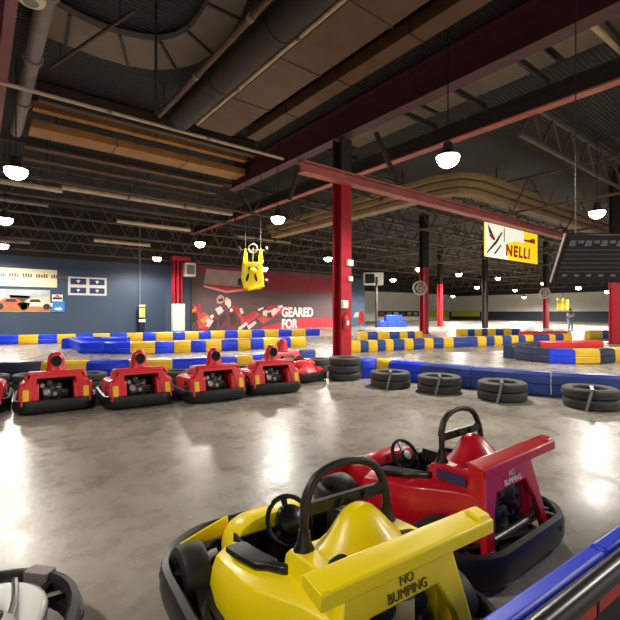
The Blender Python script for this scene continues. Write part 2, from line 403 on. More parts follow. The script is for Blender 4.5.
for i, (p0, p1, m, r) in enumerate([((0, 181, 20.5), (62, 193, 20.5), PALEP, .11), ((62, 187, 21.8), (232, 216, 21.8), PALEP, .12), ((60, 199, 22.8), (230, 226, 22.8), GREYP, .09),
                                    ((0, 199, 23.2), (48, 205, 23.2), GREYP, .09), ((117, 221, 24), (190, 230, 24), PALEP, .1), ((94, 240, 26), (150, 246, 26), PALEP, .1),
                                    ((235, 236, 25), (290, 245, 25), PALEP, .1), ((0, 240, 28.5), (30, 243, 28.5), GREYP, .1), ((300, 226, 26), (342, 232, 26), PALEP, .1), ((300, 238, 28), (420, 250, 28), GREYP, .12)]):
    a = onY(*p0); b_ = onY(*p1); b_.z = a.z
    pipe(f'pale pipe under the roof above the blue wall, {ORD[i]} of several', a, b_, r, m, flange=(i in (1,)))
    COL.objects[-1]
# curved pale duct, top left
oc = [(28, 29), (66, 45), (100, 58), (128, 66), (152, 70), (176, 69), (196, 64), (213, 54), (228, 38), (240, 18), (250, -6), (258, -34)]
ic = [(40, -4), (70, 14), (96, 27), (120, 35), (145, 40), (160, 41), (175, 38), (188, 31), (199, 18), (208, 3), (214, -14), (220, -40)]
oc = [G(x, y, 8.0) for x, y in oc]; ic = [G(x, y, 8.0) for x, y in ic]
og = sum(oc, Vector())/len(oc)
t = thing('curved_duct', 'pale curved duct bending around a dark opening at upper left', 'duct', og)
up = Vector((0, 0, .15))
MB().loft([[a-og, a-og+up, b_-og+up, b_-og] for a, b_ in zip(oc, ic)]).obj('casing', PALE, t)
for a, b_ in list(zip(oc, ic))[1:-1:2]: MB().bar(a-og-up*.15, b_-og-up*.15, .06, .04).obj('seam', DARKST, t)
MB().tube([(0, -.3, .1), (0, -.3, .2)], .02).obj('hanger', DARKST, t)
t = thing('ceiling_speaker', 'round cream ceiling fixture at the top left corner', 'speaker', G(31, 3, 7.2))
MB().lathe([(0, 0), (.16, .0), (.22, .03), (.24, .09), (.2, .14), (0, .14)], n=24).obj('rim', CREAMS, t)
MB().lathe([(0, -.012), (.12, -.01), (.13, .01), (0, .01)], n=24).obj('cone', GREYP, t)
MB().tube([(0, 0, .14), (0, 0, DECK-7.2)], .02).obj('hanger', DARKST, t)
for i, (y0, y1) in enumerate([(1.0, 4.6), (4.8, 8.4), (8.6, 12.2)]):
    bx('insulation_panel', f'pale insulation panel between the maroon girders, {ORD[i]} from the viewer', 'panel', (10.2, y0, 8.1), (12.1, y1, 8.19), PALE)
# L-shaped ribbed duct on the right
X0, Y0 = 15.9, 10.1
t = thing('ribbed_duct', 'tan three-tier ribbed duct turning a corner overhead, right of centre', 'duct', (X0, Y0, 6.5))
for k in range(3):
    q = MB(); o_ = k*.18; hh = .24
    z = .12+k*.28
    path = [(0-o_, 14, z), (0-o_, 1.0, z), (.25-o_*.7, .25-o_*.7, z), (1.0, 0-o_, z), (17, 0-o_, z)]
    wv = .3
    def sec(p, nrm): return [Vector(p)+nrm*sx*wv+Vector((0, 0, sz*hh/2)) for sx, sz in ((-1, -1), (1, -1), (1, 1), (-1, 1))]
    ns = [Vector((1, 0, 0)), Vector((1, .3, 0)).normalized(), Vector((1, 1, 0)).normalized(), Vector((.3, 1, 0)).normalized(), Vector((0, 1, 0))]
    q.loft([sec(p, n_) for p, n_ in zip(path, ns)]).obj('tier', TAN, t, bevel=.03)
for yy in (3, 7, 11): MB().tube([(0, yy, .8), (0, yy, DECK-6.5)], .03).obj('hanger', DARKST, t)
for xx in (3, 7, 11, 15): MB().tube([(xx, 0, .8), (xx, 0, DECK-6.5)], .03).obj('hanger', DARKST, t)
pipe('pale square beam crossing the top right corner', G(592, 22, 7.9), G(640, 66, 7.9), .1, PALEP, flange=False, hang=())

pipe('slanting dark brace above the pale red beam, right of the middle column', D(376, 133, 15.2), D(398, 184, 15.0), .09, DBROWN, name='steel_brace', flange=False, hang=())
pipe('slanting dark brace under the end of the deep maroon girder', D(302, 160, 16.2), D(289, 200, 16.4), .09, DBROWN, name='steel_brace', flange=False, hang=())
# ------------------------------------------------------------------ high bay lamps
def lamp_proto():
    t = thing('high_bay_lamp', '', 'lamp')
    MB().lathe([(0, .34), (.09, .34), (.11, .3), (.12, .15), (.26, .045), (.278, .015), (0, .015)], n=24).obj('housing', DARKST, t)
    MB().lathe([(0, -.24), (.11, -.228), (.19, -.18), (.25, -.095), (.268, .0), (.24, .01), (0, .012)], n=24).obj('lens', LENS, t)
    return t
lp = lamp_proto()
LAMPS = [(16, 170, 11.1, 'at the left edge, nearest of the left row'), (5, 219, 16.9, 'at the left edge below the nearest one'), (3, 245, 23.5, 'at the left edge, lowest over the cream sign'),
         (278, 218, 16.7, 'left of the middle column above the hanging kart'), (200, 243, 22.8, 'above the red column by the blue wall'), (157, 258, 28.5, 'just over the top of the blue wall'),
         (448, 157, 10.1, 'nearest and brightest, right of the middle column'), (597, 212, 15.7, 'directly above the scoreboard'), (328, 258, 29, 'just left of the middle column over the banner'),
         (264, 268, 30.2, 'small, beside the hanging yellow kart'), (393, 279.5, 40, 'small, right of the white unit heater'), (418.7, 268.7, 36, 'small, beside the white fan on the column'),
         (459, 274, 41, 'small, left of and below the yellow sign'), (498, 278, 46, 'small, under the yellow sign'), (477, 287, 52, 'small, above the dark grey column'),
         (515, 290, 60, 'small, right of and below the yellow sign'), (543.5, 283, 50, 'small, above the distant red column'), (578.5, 287.5, 44, 'small, under the left half of the scoreboard'),
         (608, 291, 40, 'small, beside the thick right-hand column'), (453, 296, 64, 'tiny, low over the far white wall'), (524, 297, 66, 'tiny, low over the navy wall')]
for i, (px, py, d, wh) in enumerate(LAMPS):
    p = D(px, py, d)
    o = lp if i == 0 else copy_tree(lp)
    o.location = p; o['label'] = 'lit round high bay lamp ' + wh; o['group'] = 'high bay lamps under the roof'
    L = DECK-p.z
    MB().tube([(0, 0, .33), (0, 0, L)], .015, 6).obj('suspension_rod', DARKST, o)
    if True:
        l = bpy.data.lights.new('lamp_light', 'SPOT'); l.energy = LAMP_W*(4.0 if d > 34 else 1)*math.pi; l.shadow_soft_size = .28; l.color = (1, .945, .86)
        l.spot_size = R(172); l.spot_blend = .35
        lo = bpy.data.objects.new('lamp_light', l); COL.objects.link(lo); lo.parent = o; lo.location = (0, 0, -.28)
# added unseen lamps around the viewer for a flatter fill light
for i, (X, Y) in enumerate([(-2.5, 3.0), (8.6, -1.5), (14.5, 0.5)]):
    o = copy_tree(lp)
    for ch in list(o.children):
        if ch.type == 'MESH' and ch.name.startswith('suspension'): pass
    o.location = (X, Y, 5.2); o['label'] = ['added unseen high bay lamp behind the viewer on the left', 'added unseen high bay lamp behind the viewer in the middle', 'added unseen high bay lamp out of frame on the right'][i]

# ------------------------------------------------------------------ karts
def rrect(hx, y0, y1, rf, rr, n=7):
    pts = []
    for cx, cy, r, a0 in ((hx-rf, y1-rf, rf, 0), (-hx+rf, y1-rf, rf, 90), (-hx+rr, y0+rr, rr, 180), (hx-rr, y0+rr, rr, 270)):
        for i in range(n+1):
            a = R(a0+90*i/n); pts.append(Vector((cx+r*math.cos(a), cy+r*math.sin(a), 0)))
    return pts
def sweep_ring(b, pts, prof):
    k = len(pts); secs = []
    for i, p in enumerate(pts):
        t = (pts[(i+1) % k]-pts[i-1]).normalized(); nrm = Vector((t.y, -t.x, 0))
        secs.append([p+nrm*o_+Vector((0, 0, z)) for o_, z in prof])
    return b.loft(secs, closed=True)
def wheel(parent, x, y, r, wd):
    s = 1 if x > 0 else -1; h = wd/2
    prof = [(r*.5, -h*.9), (r*.8, -h), (r*.95, -h*.88), (r, -h*.6), (r, h*.6), (r*.95, h*.88), (r*.8, h), (r*.5, h*.9)]
    o = MB().lathe(prof, axis='X', n=28, closed=True).obj('wheel', RUB, parent, loc=(x, y, r))
    c = MB().lathe([(0, -h*.6), (r*.3, -h*.62), (r*.5, -h*.85), (r*.52, h*.85), (r*.3, h*.62), (r*.16, h*.75), (0, h*.75)], axis='X', n=20).obj('hub', MET, o)
    return o
def kart(label, body, style='race', group=None, letters=None):
    t = thing('go_kart', label, 'go-kart', group=group)
    race = style == 'race'
    # bumper ring
    ring = rrect(.60, -.82, .78, .42, .30)
    b = MB(); sweep_ring(b, ring, [(-.05, .05), (-.005, .045), (.008, .09), (.008, .17), (-.005, .205), (-.035, .215), (-.05, .2)])
    bump = b.obj('bumper', RUBS, t, ang=50)
    inner = [p*1 for p in rrect(.45, -.64, .62, .3, .18)]
    b = MB(); sweep_ring(b, inner, [(-.025, .15), (.025, .15), (.025, .175), (-.025, .175)])
    for i in range(0, len(ring)):
        if i % 2 == 0:
            j = (i+(1 if (i//2) % 2 else -1)) % len(ring)
            b.bar(ring[i]+Vector((0, 0, .165)), inner[j]+Vector((0, 0, .165)), .035, .03)
    b.obj('bumper_web', RUBS, bump)
    MB().prism([(p.x, p.y) for p in rrect(.36, -.70, .62, .25, .15)], .06, .1, 'XY').obj('floor_pan', GRIME, t)
    b = MB()
    for sx in (-1, 1): b.tube([(sx*.22, -.7, .12), (sx*.22, .6, .12)], .018)
    b.tube([(-.44, -.45, .14), (.44, -.45, .14)], .02); b.tube([(-.44, .36, .135), (.44, .36, .135)], .018)
    b.obj('axle_frame', MET, t)
    for sx in (-1, 1):
        wheel(t, sx*(.45 if race else .455), -.47 if race else -.45, .155 if race else .14, .17); wheel(t, sx*.46, .37 if body is not SILV else .02, .155 if race else .14, .14)
    if body is SILV:
        MB().prism([(p.x, p.y) for p in rrect(.46, .20, .68, .26, .1)], .12, .2, 'XY').obj('nose_plate', body, t, bevel=.02)
        for x in (.22, .33): MB().tube(cat([(x-.05, .64, .215), (x, .45, .23), (x+.02, .22, .22)], 5), .014).obj('nose_ridge', STEEL, t)
    # side pods
    if race:
        for sx in (-1, 1):
            b = MB(); secs = []
            for y, xo, z, xi in ((.215, .38, .30, .30), (.19, .415, .365, .30), (.06, .44, .405, .30), (-.16, .44, .43, .30), (-.26, .43, .445, .27), (-.34, .40, .455, .20), (-.46, .345, .465, .18), (-.58, .315, .475, .18), (-.645, .29, .46, .20)):
                secs.append([(sx*x, y, zz) for x, zz in ((xi, .12), (xi, z), (xo-.075, z-.008), (xo-.02, z-.04), (xo, z-.09), (xo+.012, .2), (xo-.01, .12))])
            b.loft(secs).obj('side_pod', body, t, bevel=.01, ang=32)
            MB().box((sx*.292, -.02, .26), (.012, .46, .27)).obj('cockpit_lining', PIT, t)
    top = .44 if race else .42
    arch = [(-.45+.185*math.cos(R(a)), .14+.185*math.sin(R(a))) for a in range(0, 181, 15)]
    prof = [(.20, .12), (.215, .33), (.17, .385), (.06, .415), (-.22, top), (-.64, top+.03), (-.70, top-.02), (-.745, .14)] + [(-.645, .12)] + arch[::-1] + [(-.255, .12)]
    for sx in ((-1, 1) if not race else ()):
        b = MB(); n_ = len(prof)
        xs = [(.245, 1.0), (.47, 1.0), (.525, .9)]
        b.loft([[(sx*x, p[0]*(1 if f == 1 else .985), .12+(p[1]-.12)*(f if p[1] > .35 else 1)) for p in prof] for x, f in xs])
        b.obj('side_pod', body, t, bevel=.018)
    # deck over the engine
    zt = .545 if race else .58
    cw_ = .27 if race else .40
    b = MB()
    b.prism([(-.24, .40), (-.27, zt-.03), (-.30, zt), (-.63, zt+.025), (-.66, zt), (-.66, zt-.03), (-.60, zt-.02), (-.30, zt-.035), (-.28, .40)], -cw_, cw_)
    for sx in (-1, 1):
        b.loft([[(sx*cw_, y, z) for y, z in ((-.24, .40), (-.27, zt-.03), (-.30, zt), (-.63, zt+.025), (-.66, zt-.03), (-.66, .40))],
                [(sx*(cw_+(.012 if race else .045)), y, z) for y, z in ((-.25, .40), (-.27, zt-.09), (-.30, zt-.07), (-.63, zt-.05), (-.66, zt-.08), (-.66, .40))]])
    b.obj('engine_cover', body, t, bevel=.012)
    MB().box((0, -.285, .28), (.5, .03, .34)).obj('firewall', PIT, t)
    # rear frame, tilted forward at the top
    tl = R(10) if race else R(17); rot = Matrix.Rotation(-tl, 3, 'X')
    oz0, oz1 = .0, .43
    if race:
        outer = [(-.37, 0), (-.325, .22), (-.275, .455), (.275, .455), (.325, .22), (.37, 0)]
        inn = [(-.29, 0), (-.245, .20), (-.17, .335), (.17, .335), (.245, .20), (.29, 0)]
    else:
        outer = [(-.50, 0), (-.48, .24), (-.36, .44), (.36, .44), (.48, .24), (.50, 0)]
        inn = [(-.34, .06), (-.33, .12), (-.27, .385), (.27, .385), (.33, .12), (.34, .06)]
    b = MB(); base = Vector((0, -.735 if race else -.785, .12 if race else .14))
    def pt(p, dy): return base + rot @ Vector((p[0], dy, p[1]))
    n_ = len(outer)
    secs = []
    for i in range(n_): secs.append([pt(outer[i], 0), pt(inn[i], 0), pt(inn[i], .035), pt(outer[i], .05)])
    if race: b.loft(secs)
    else: b.loft(secs); b.loft([[pt((-.5, 0), 0), pt((-.34, .06), 0), pt((-.34, .06), .04), pt((-.5, 0), .05)], [pt((.5, 0), 0), pt((.34, .06), 0), pt((.34, .06), .04), pt((.5, 0), .05)]])
    rf = b.obj('rear_panel', body, t, bevel=.01)
    if letters:
        text('NO\nBUMPING', .047, letters, rf, loc=base+rot @ Vector((.01, -.004, .394)), rot=(R(90)-tl, 0, 0), lead=.9, sx=1.0)
    if not race:
        for sx in (-1, 1): MB().box(base+rot @ Vector((sx*.425, -.006, .15)), (.085, .015, .16), rot).obj('tail_reflector', TAIL, t, bevel=.004)
    # engine
    e = MB(); e.box((-.05, -.5, .2), (.26, .24, .16)); e.box((-.1, -.52, .33), (.12, .12, .12)); e.box((.1, -.5, .27), (.14, .2, .12))
    e = e.obj('engine', GRIME, t, bevel=.012)
    b = MB()
    for k in range(6): b.box((-.1, -.54, .27+k*.026), (.2, .18, .01))
    b.obj('cooling_fins', MET, e)
    MB().lathe([(0, -.01), (.06, -.01), (.085, .0), (.09, .05), (0, .05)], c=(-.06, -.64, .25), axis='Y', n=20).obj('starter_cover', BLK, e)
    b = MB()
    for k in range(7):
        x0, z0 = random.uniform(-.2, .2), random.uniform(.16, .3); x1, z1 = random.uniform(-.2, .2), random.uniform(.18, .34)
        b.tube(cat([(x0, -.62, z0), ((x0+x1)/2, -.65, z0+.05), (x1, -.60, z1)], 5), .009, 6)
    b.obj('hose', MET if not race else BLK, e)
    c = MB().lathe([(0, 0), (.045, 0), (.05, .01), (.05, .11), (.045, .12), (0, .12)], c=(.03, -.62, .32 if race else .24), n=20).obj('filter_canister', CREAM if body is YEL else GRIME, e)
    MB().lathe([(0, .12), (.052, .12), (.052, .135), (0, .14)], c=(.03, -.62, .32 if race else .24), n=20).obj('canister_lid', STEEL if body is not RED else BLK, c)
    if race:
        for k, (x, z, r) in enumerate([(-.15, .24, .045), (-.13, .35, .05), (.14, .30, .045), (.12, .38, .04), (-.05, .41, .04), (.15, .20, .04), (-.02, .22, .05)]):
            MB().lathe([(0, -.02), (r*.7, -.02), (r, 0), (r, .05), (0, .05)], c=(x, -.625, z), axis='Y', n=14).obj('engine_cap', MET if k % 2 == 0 else GRIME, e)
    if not race:
        for k, (x, z, r) in enumerate([(-.14, .30, .06), (-.06, .36, .045), (-.20, .40, .04), (-.10, .43, .05), (-.02, .27, .04), (.04, .40, .035)]):
            MB().lathe([(0, -.02), (r*.7, -.02), (r, 0), (r, .05), (0, .05)], c=(x, -.655, z), axis='Y', n=14).obj('engine_cap', STEEL if k % 2 == 0 else MET, e)
    b = MB().box((.0, -.665, .15), (.34, .05, .06)); b.tube([(-.2, -.66, .17), (.22, -.66, .17)], .028, 12); b.obj('muffler', MET, e)
    # headrest
    b = MB(); n_ = 24
    sc = [(-.01, -.44, .215, .17), (.02, -.435, .175, .14), (.06, -.425, .135, .11), (.10, -.415, .10, .08), (.13, -.408, .068, .055), (.145, -.405, .03, .025)] if race else \
         [(.0, -.45, .155, .14), (.05, -.45, .135, .12), (.16, -.45, .125, .11), (.22, -.45, .11, .10), (.265, -.45, .07, .07), (.28, -.45, .02, .02)]
    b.loft([[(rx*math.cos(2*math.pi*j/n_), cy+ry*math.sin(2*math.pi*j/n_), zt+.01+z) for j in range(n_)] for z, cy, rx, ry in sc])
    hd = b.obj('headrest', body, t, ang=60)
    if race:
        for sx in (-1, 1): MB().ell((sx*.165, -.50, zt+.024), (.065, .024, .012), rot=Matrix.Rotation(-sx*R(8), 3, 'Z')).obj('vent', PIT, t)
    else:
        MB().lathe([(0, -.0), (.062, .0), (.075, -.012), (.082, .0), (.08, .04), (0, .04)], c=(0, -.575, zt+.16), axis='Y', n=24).obj('headrest_opening', PIT, hd)
    # wing and roll hoop
    if race:
        b = MB(); b.prism([(-.745, .605), (-.745, .655), (-.738, .662), (-.645, .674), (-.635, .665), (-.64, .625)], -.425, .425)
        b.prism([(-.738, .65), (-.725, .676), (-.66, .684), (-.645, .665)], .425, .36)
        wg = b.obj('rear_wing', body, t, bevel=.012)
        b = MB()
        for sx in (-1, 1): b.box((sx*.2, -.66, .6), (.05, .05, .08))
        b.obj('wing_support', body, wg)
        if body is YEL or body is SILV or body is RED:
            hp = cat([(-.225, -.335, zt-.02), (-.225, -.335, .64), (-.205, -.325, .74), (-.14, -.315, .82), (0, -.31, .85), (.14, -.315, .82), (.205, -.325, .74), (.225, -.335, .64), (.225, -.335, zt-.02)], 5)
            h = MB().tube(hp, .019, 10).obj('roll_hoop', HOOP, t)
            b = MB(); b.bar((-.215, -.33, .70), (.215, -.33, .70), .02, .05)
            b.tube([(-.05, -.33, .70), (-.05, -.36, .70)], .014); b.tube([(.08, -.33, .70), (.08, -.36, .70)], .014); b.obj('crossbar', HOOP, h)
            for sx in (-1, 1): MB().lathe([(0, zt), (.045, zt), (.03, zt+.03), (.022, zt+.08), (0, zt+.08)], c=(sx*.225, -.335, 0), n=16).obj('hoop_boot', BLK, h)
            b = MB(); b.tube([p+Vector((-.006, .012, 0)) for p in hp[8:20]], .011, 8); b.obj('padding', BLK, h)
    # cockpit
    b = MB(); b.prism([(-.26, .50), (-.20, .48), (-.10, .16), (.02, .13), (.02, .11), (-.24, .11)], -.20, .20); b.obj('seat', BLK, t, bevel=.02)
    for sx in (-1, 1):
        pth = [(sx*.285, -.305, .47), (sx*.325, -.2, .452), (sx*.35, -.06, .435), (sx*.355, .06, .418)] if race else [(sx*.40, -.235, .435), (sx*.36, -.1, .425), (sx*.27, .05, .42), (sx*.25, .12, .41)]
        wd = [.02, .045, .045, .03]
        b = MB(); b.loft([[(p[0]+sx*w_, p[1]+w_*.5, p[2]+.005), (p[0]+sx*w_, p[1]+w_*.5, p[2]-.02), (p[0]-sx*w_, p[1]-w_*.4, p[2]-.03), (p[0]-sx*w_, p[1]-w_*.4, p[2]+.02)] for p, w_ in zip(cat(pth, 4), [wd[min(3, int(i/4))] for i in range(13)])])
        b.obj('cockpit_pad', BLK, t, bevel=.006)
    # front cowl
    secs = []
    for y, hw, z in (((.215, .27, .385), (.235, .295, .425), (.28, .30, .432), (.36, .29, .415), (.46, .26, .365), (.56, .225, .30), (.65, .19, .235), (.71, .16, .18)) if race else ((.10, .30, .36), (.14, .315, .405), (.22, .32, .425), (.34, .305, .41), (.46, .27, .365), (.58, .23, .30), (.66, .20, .235), (.72, .17, .18))):
        row = []
        for i in range(17):
            a = math.pi*i/16; e_ = .55
            row.append((hw*math.copysign(abs(math.cos(a))**e_, math.cos(a)), y, .11+(z-.11)*abs(math.sin(a))**e_))
        secs.append(row)
    b = MB(); b.loft(secs); b.obj('front_cowl', body, t, ang=50)
    for sx in ((-1, 1) if body is not SILV else ()):
        b = MB(); b.loft([[(sx*.18, .555, .2), (sx*.18, .68, .2), (sx*.18, .64, .27), (sx*.18, .555, .32)], [(sx*.34, .55, .2), (sx*.34, .63, .2), (sx*.34, .61, .24), (sx*.34, .55, .28)], [(sx*.47, .54, .2), (sx*.47, .575, .2), (sx*.47, .57, .225), (sx*.47, .54, .245)]])
        b.obj('front_fender', body, t, bevel=.012)
    if race: MB().box((0, .207, .24), (.54, .012, .25)).obj('cockpit_bulkhead', PIT, t)
    # steering
    r_ = Matrix.Rotation(R(55), 3, 'X'); c = Vector((-.02, .13, .415))
    b = MB(); b.lathe([(.122+.013*math.cos(2*math.pi*j/8), .014*math.sin(2*math.pi*j/8)) for j in range(8)], c=c, n=32, closed=True, rot=r_)
    for a in (90, 210, 330):
        v = r_ @ Vector((math.cos(R(a)), math.sin(R(a)), 0)); b.bar(c+v*.03, c+v*.122, .03, .012)
    sw = b.obj('steering_wheel', BLK, t)
    hb = MB()
    if race and body is not RED: hb.lathe([(0, .06), (.04, .055), (.07, .04), (.082, .01), (.075, -.02), (0, -.02)], c=c, n=24, rot=r_)
    else: hb.lathe([(0, .03), (.035, .028), (.045, 0), (0, -.01)], c=c, n=20, rot=r_)
    hb.obj('hub_pad', BLK, sw)
    MB().tube([c, c+r_ @ Vector((0, 0, -.38))], .016).obj('steering_column', MET, sw)
    b = MB(); b.box((-.1, .3, .16), (.06, .02, .1)); b.box((.1, .3, .16), (.06, .02, .1)); b.obj('pedal', STEEL, t)
    return t
def place(k, x, d, heading, z=0.0):
    p = cw(x, d, z); k.location = p; k.rotation_euler = (0, 0, R(heading)-YAW); return k
ky = kart('yellow go-kart with roll hoop and NO BUMPING rear panel, nearest in the foreground', YEL, 'race', letters=LET)
place(ky, -.019, 2.112, 33.2)
kr = kart('shiny red go-kart with roll hoop and rear wing, behind the yellow kart', RED, 'race', letters=LETW)
place(kr, .813, 3.11, 37.6)
b = MB().box((0, 0, 0), (.004, .2, .06)).obj('side_decal', mat('dark_blue_decal', (58, 42, 96), .5), kr, loc=(-.300, -.45, .50))
kg = kart('grey kart cut off by the bottom left corner, black bumper ring', SILV, 'race')
place(kg, -1.46, 1.34, 20)
MB().box((0, -.024, 0), (.13, .066, .15)).obj('bumper_tape', GREYP, kg, loc=(.385, .715, .142), rotz=R(-30), bevel=.004)
b = kg.children
k1 = kart('red rental kart seen square from behind, second from left in the parked row', RED2, 'rental')
place(k1, -4.14, 6.90, 33); k1.scale = (.91, .92, 1.02)
SPOTS = [(-5.30, 6.60, 33, 'red rental kart cut off by the left edge of the photo'),
         (-3.0, 7.24, 33, 'red rental kart third from the left edge, between two stacks of tyres'),
         (-1.88, 7.66, 33, 'red rental kart fourth from the left edge in the parked row'),
         (-.92, 8.36, 28, 'red rental kart fifth from the left, last one showing its engine')]
for x, d, a, lb in SPOTS:
    c = copy_tree(k1); place(c, x, d, a); c['label'] = lb
SPOT = copy_tree(k1); place(SPOT, -.36, 9.56, -138); SPOT['label'] = 'red rental kart turned nose towards the viewer beside the middle column'
for c in [k1, SPOT] + [o for o in COL.objects if o.get('category') == 'go-kart' and o.get('label', '').startswith('red rental')]: c['group'] = 'red rental karts parked in a row'
def hung_kart():
    t = thing('go_kart', 'yellow kart hung nose up from the roof before the red banner', 'go-kart')
    b = MB(); pl = [(-.36, -.9), (.30, -.9), (.44, -.72), (.40, -.35), (.36, .12), (.20, .16), (-.20, .16), (-.42, .12), (-.46, -.5)]
    b.loft([[(x, y, .12) for x, y in pl], [(x, y, .32) for x, y in pl], [(x*.85, y*.93, .42) for x, y in pl]]); b.obj('body', YEL, t, bevel=.03)
    for sx in (-1, 1):
        MB().loft([[(sx*(.30+w_*.5*k), y, z) for k, z in ((-1, .14), (1, .14), (1, h), (-1, h))] for y, w_, h in ((.10, .2, .38), (.35, .18, .36), (.6, .10, .26), (.72, .05, .18))]).obj('front_fairing', YEL, t, bevel=.02)
        MB().ell((sx*.16-.05, -.45, .42), (.05, .17, .03), rot=Matrix.Rotation(sx*R(15), 3, 'Z')).obj('vent', PIT, t)
        wheel(t, sx*.54, .66, .15, .11); wheel(t, sx*.52, -.62, .15, .15)
    MB().prism([(-.15, .14), (-.15, .5), (-.05, .45), (.1, .2), (.45, .16), (.45, .12)], -.19, .19).obj('seat', BLK, t, bevel=.02)
    MB().tube([(-.5, .66, .15), (.5, .66, .15)], .025).obj('front_axle', STEEL, t)
    MB().tube([(0, .1, .16), (0, .75, .16)], .03).obj('steering_column', STEEL, t)
    MB().lathe([(.17+.028*math.cos(2*math.pi*j/8), .028*math.sin(2*math.pi*j/8)) for j in range(8)], c=(0, .70, .26), n=28, closed=True, rot=Matrix.Rotation(R(15), 3, 'X')).obj('steering_wheel', CREAMS, t)
    MB().ell((0, -.2, .42), (.17, .13, .17)).obj('headrest', YEL, t)
    MB().box((.12, -.86, .45), (.66, .09, .08), Matrix.Rotation(R(14), 3, 'Z')).obj('rear_wing', YEL, t, bevel=.015)
    return t
kh = hung_kart()
kh.location = D(253, 267, 17.0)
fwd = (camo.location-kh.location); fwd.z = 0; fwd.normalize()
ry = Vector((0, 0, 1)); rx = ry.cross(fwd)
kh.rotation_euler = Matrix((rx, ry, fwd)).transposed().to_euler()
for sx in (-.3, .3):
    MB().tube([(sx, .66, .15), (sx, DECK-kh.location.z, .15)], .012, 6).obj('hanging_cable', DARKST, kh)

# ------------------------------------------------------------------ barriers
def block(p0, p1, m, label, group, h=.43, th=.34, name='barrier_block', m0=None, m1=None):
    p0, p1 = Vector(p0), Vector(p1); d = p1-p0; d.z = 0; L = d.length; u = d/L
    mid = (p0+p1)/2; mid.z = 0
    prof = [(.03, .0), (0, .04), (.0, h*.45), (.015, h*.5), (0, h*.55), (.015, h-.05), (.06, h), (th-.06, h), (th-.015, h-.05), (th, .04), (th-.03, 0)]
    g = .005; q = MB()
    def sec(p, mm, off, kk): return [p-mid+u*off+mm*(th/2+(a-th/2)*kk)+Vector((0, 0, max(0, h/2+(z-h/2)*kk) if z > .02 else 0)) for a, z in prof]
    q.loft([sec(p0, m0, g, .93), sec(p0, m0, g+.03, 1), sec(p1, m1, -g-.03, 1), sec(p1, m1, -g, .93)])
    o = q.obj(name, m, None, loc=mid, ang=30)
    return tag(o, label, 'barrier', group)
def mitres(W_):
    ns = []
    for a, b_ in zip(W_, W_[1:]):
        u = (b_-a); u.z = 0; u.normalize(); n = Vector((-u.y, u.x, 0))
        ns.append(n if n.dot(a) > 0 else -n)
    out = [ns[0]]
    for a, b_ in zip(ns, ns[1:]):
        v = (a+b_).normalized(); out.append(v/max(.6, v.dot(a)))
    return out+[ns[-1]]
CN = {id(BLUE): 'blue', id(BLUED): 'faded blue', id(NAVY): 'navy', id(YELB): 'yellow', id(REDB): 'red'}
def row(pts, cols, where, group, th=.34, h=.43):
    cnt = {}
    W_ = [G(x, y) for x, y in pts]; Mi_ = mitres(W_)
    for i, c in enumerate(cols):
        if c is None: continue
        n = CN[id(c)]; cnt[n] = cnt.get(n, 0)+1
    tot = dict(cnt); cnt = {}
    for i, c in enumerate(cols):
        if c is None: continue
        n = CN[id(c)]; k = cnt.get(n, 0); cnt[n] = k+1
        lb = f'{n} barrier block {where}' if tot[n] == 1 else f'{ORD[k]} {n} barrier block from the left {where}'
        block(W_[i], W_[i+1], c, lb, group, h, th, m0=Mi_[i], m1=Mi_[i+1])
def interp(pts, x):
    for (x0, y0), (x1, y1) in zip(pts, pts[1:]):
        if x0 <= x <= x1: return y0+(y1-y0)*(x-x0)/(x1-x0)
    return pts[0][1] if x < pts[0][0] else pts[-1][1]
def rowx(xs, curve, cols, where, group, **k): row([(x, interp(curve, x)) for x in xs], cols, where, group, **k)
B, Yl, Bd, Nv, Rd = BLUE, YELB, BLUED, NAVY, REDB
rowx([-45, 0, 40, 86, 129, 172, 237, 254, 283, 300, 316], [(-45, 384), (0, 383), (86, 381), (129, 380), (172, 379), (237, 374.5), (254, 373.5), (300, 366), (316, 365)],
     [Nv, Nv, Yl, B, Yl, B, Yl, B, Yl, Bd], 'right behind the parked red karts', 'barrier row behind the parked karts')
rowx([362, 376, 388, 421, 470, 551, 640], [(357, 379), (376, 378.5), (388, 380), (421, 383.5), (470, 389.5), (551, 397.5), (640, 404)],
     [B, Yl, B, Bd, Bd, Bd], 'behind the tyre stacks on the right', 'barrier row behind the tyre stacks')
rowx([-20, 18, 38, 57, 76, 93, 110, 127, 143, 156, 173, 185, 199, 211, 225, 238, 252, 265, 279, 292, 306, 320], [(-20, 345), (38, 344), (143, 341), (320, 335.5)],
     [B, Yl, B, Yl, B, Yl, B, Yl, B, Yl, B, Yl, B, Yl, B, Yl, B, Yl, B, Yl, B], 'in the low row along the blue wall', 'barrier row along the blue wall')
V = [(70, 349), (80, 353.5), (128, 354), (155, 354), (174, 353), (207, 352), (252, 349.5), (305, 347), (350, 353), (378, 351.5), (424, 349), (480, 346.5), (550, 343.5), (612, 341)]
rowx([70, 80, 104, 130, 155, 174, 191, 206, 222, 238, 251, 264, 279, 291, 306], V, [B, B, B, Yl, B, Yl, B, Yl, B, Yl, B, Yl, B, Yl], 'in the row before the red banner', 'barrier row before the red banner')
row([(70, 349), (78, 347.2), (100, 347), (126, 347.5)], [B, B, B], 'at the back of the left island', 'back of the blue island')
rowx([350, 361, 369, 378, 386, 394, 405, 414, 425, 434, 444, 454, 478, 487, 495, 503, 512, 519, 526, 534, 550, 556, 564, 572], V,
     [Yl, Bd, Yl, Bd, Yl, Bd, Yl, Bd, Yl, Bd, Yl, Bd, Yl, Bd, Yl, Bd, Yl, Bd, Yl, Bd, Yl, Bd, Yl], 'in the row beyond the middle column', 'barrier row right of the middle column')
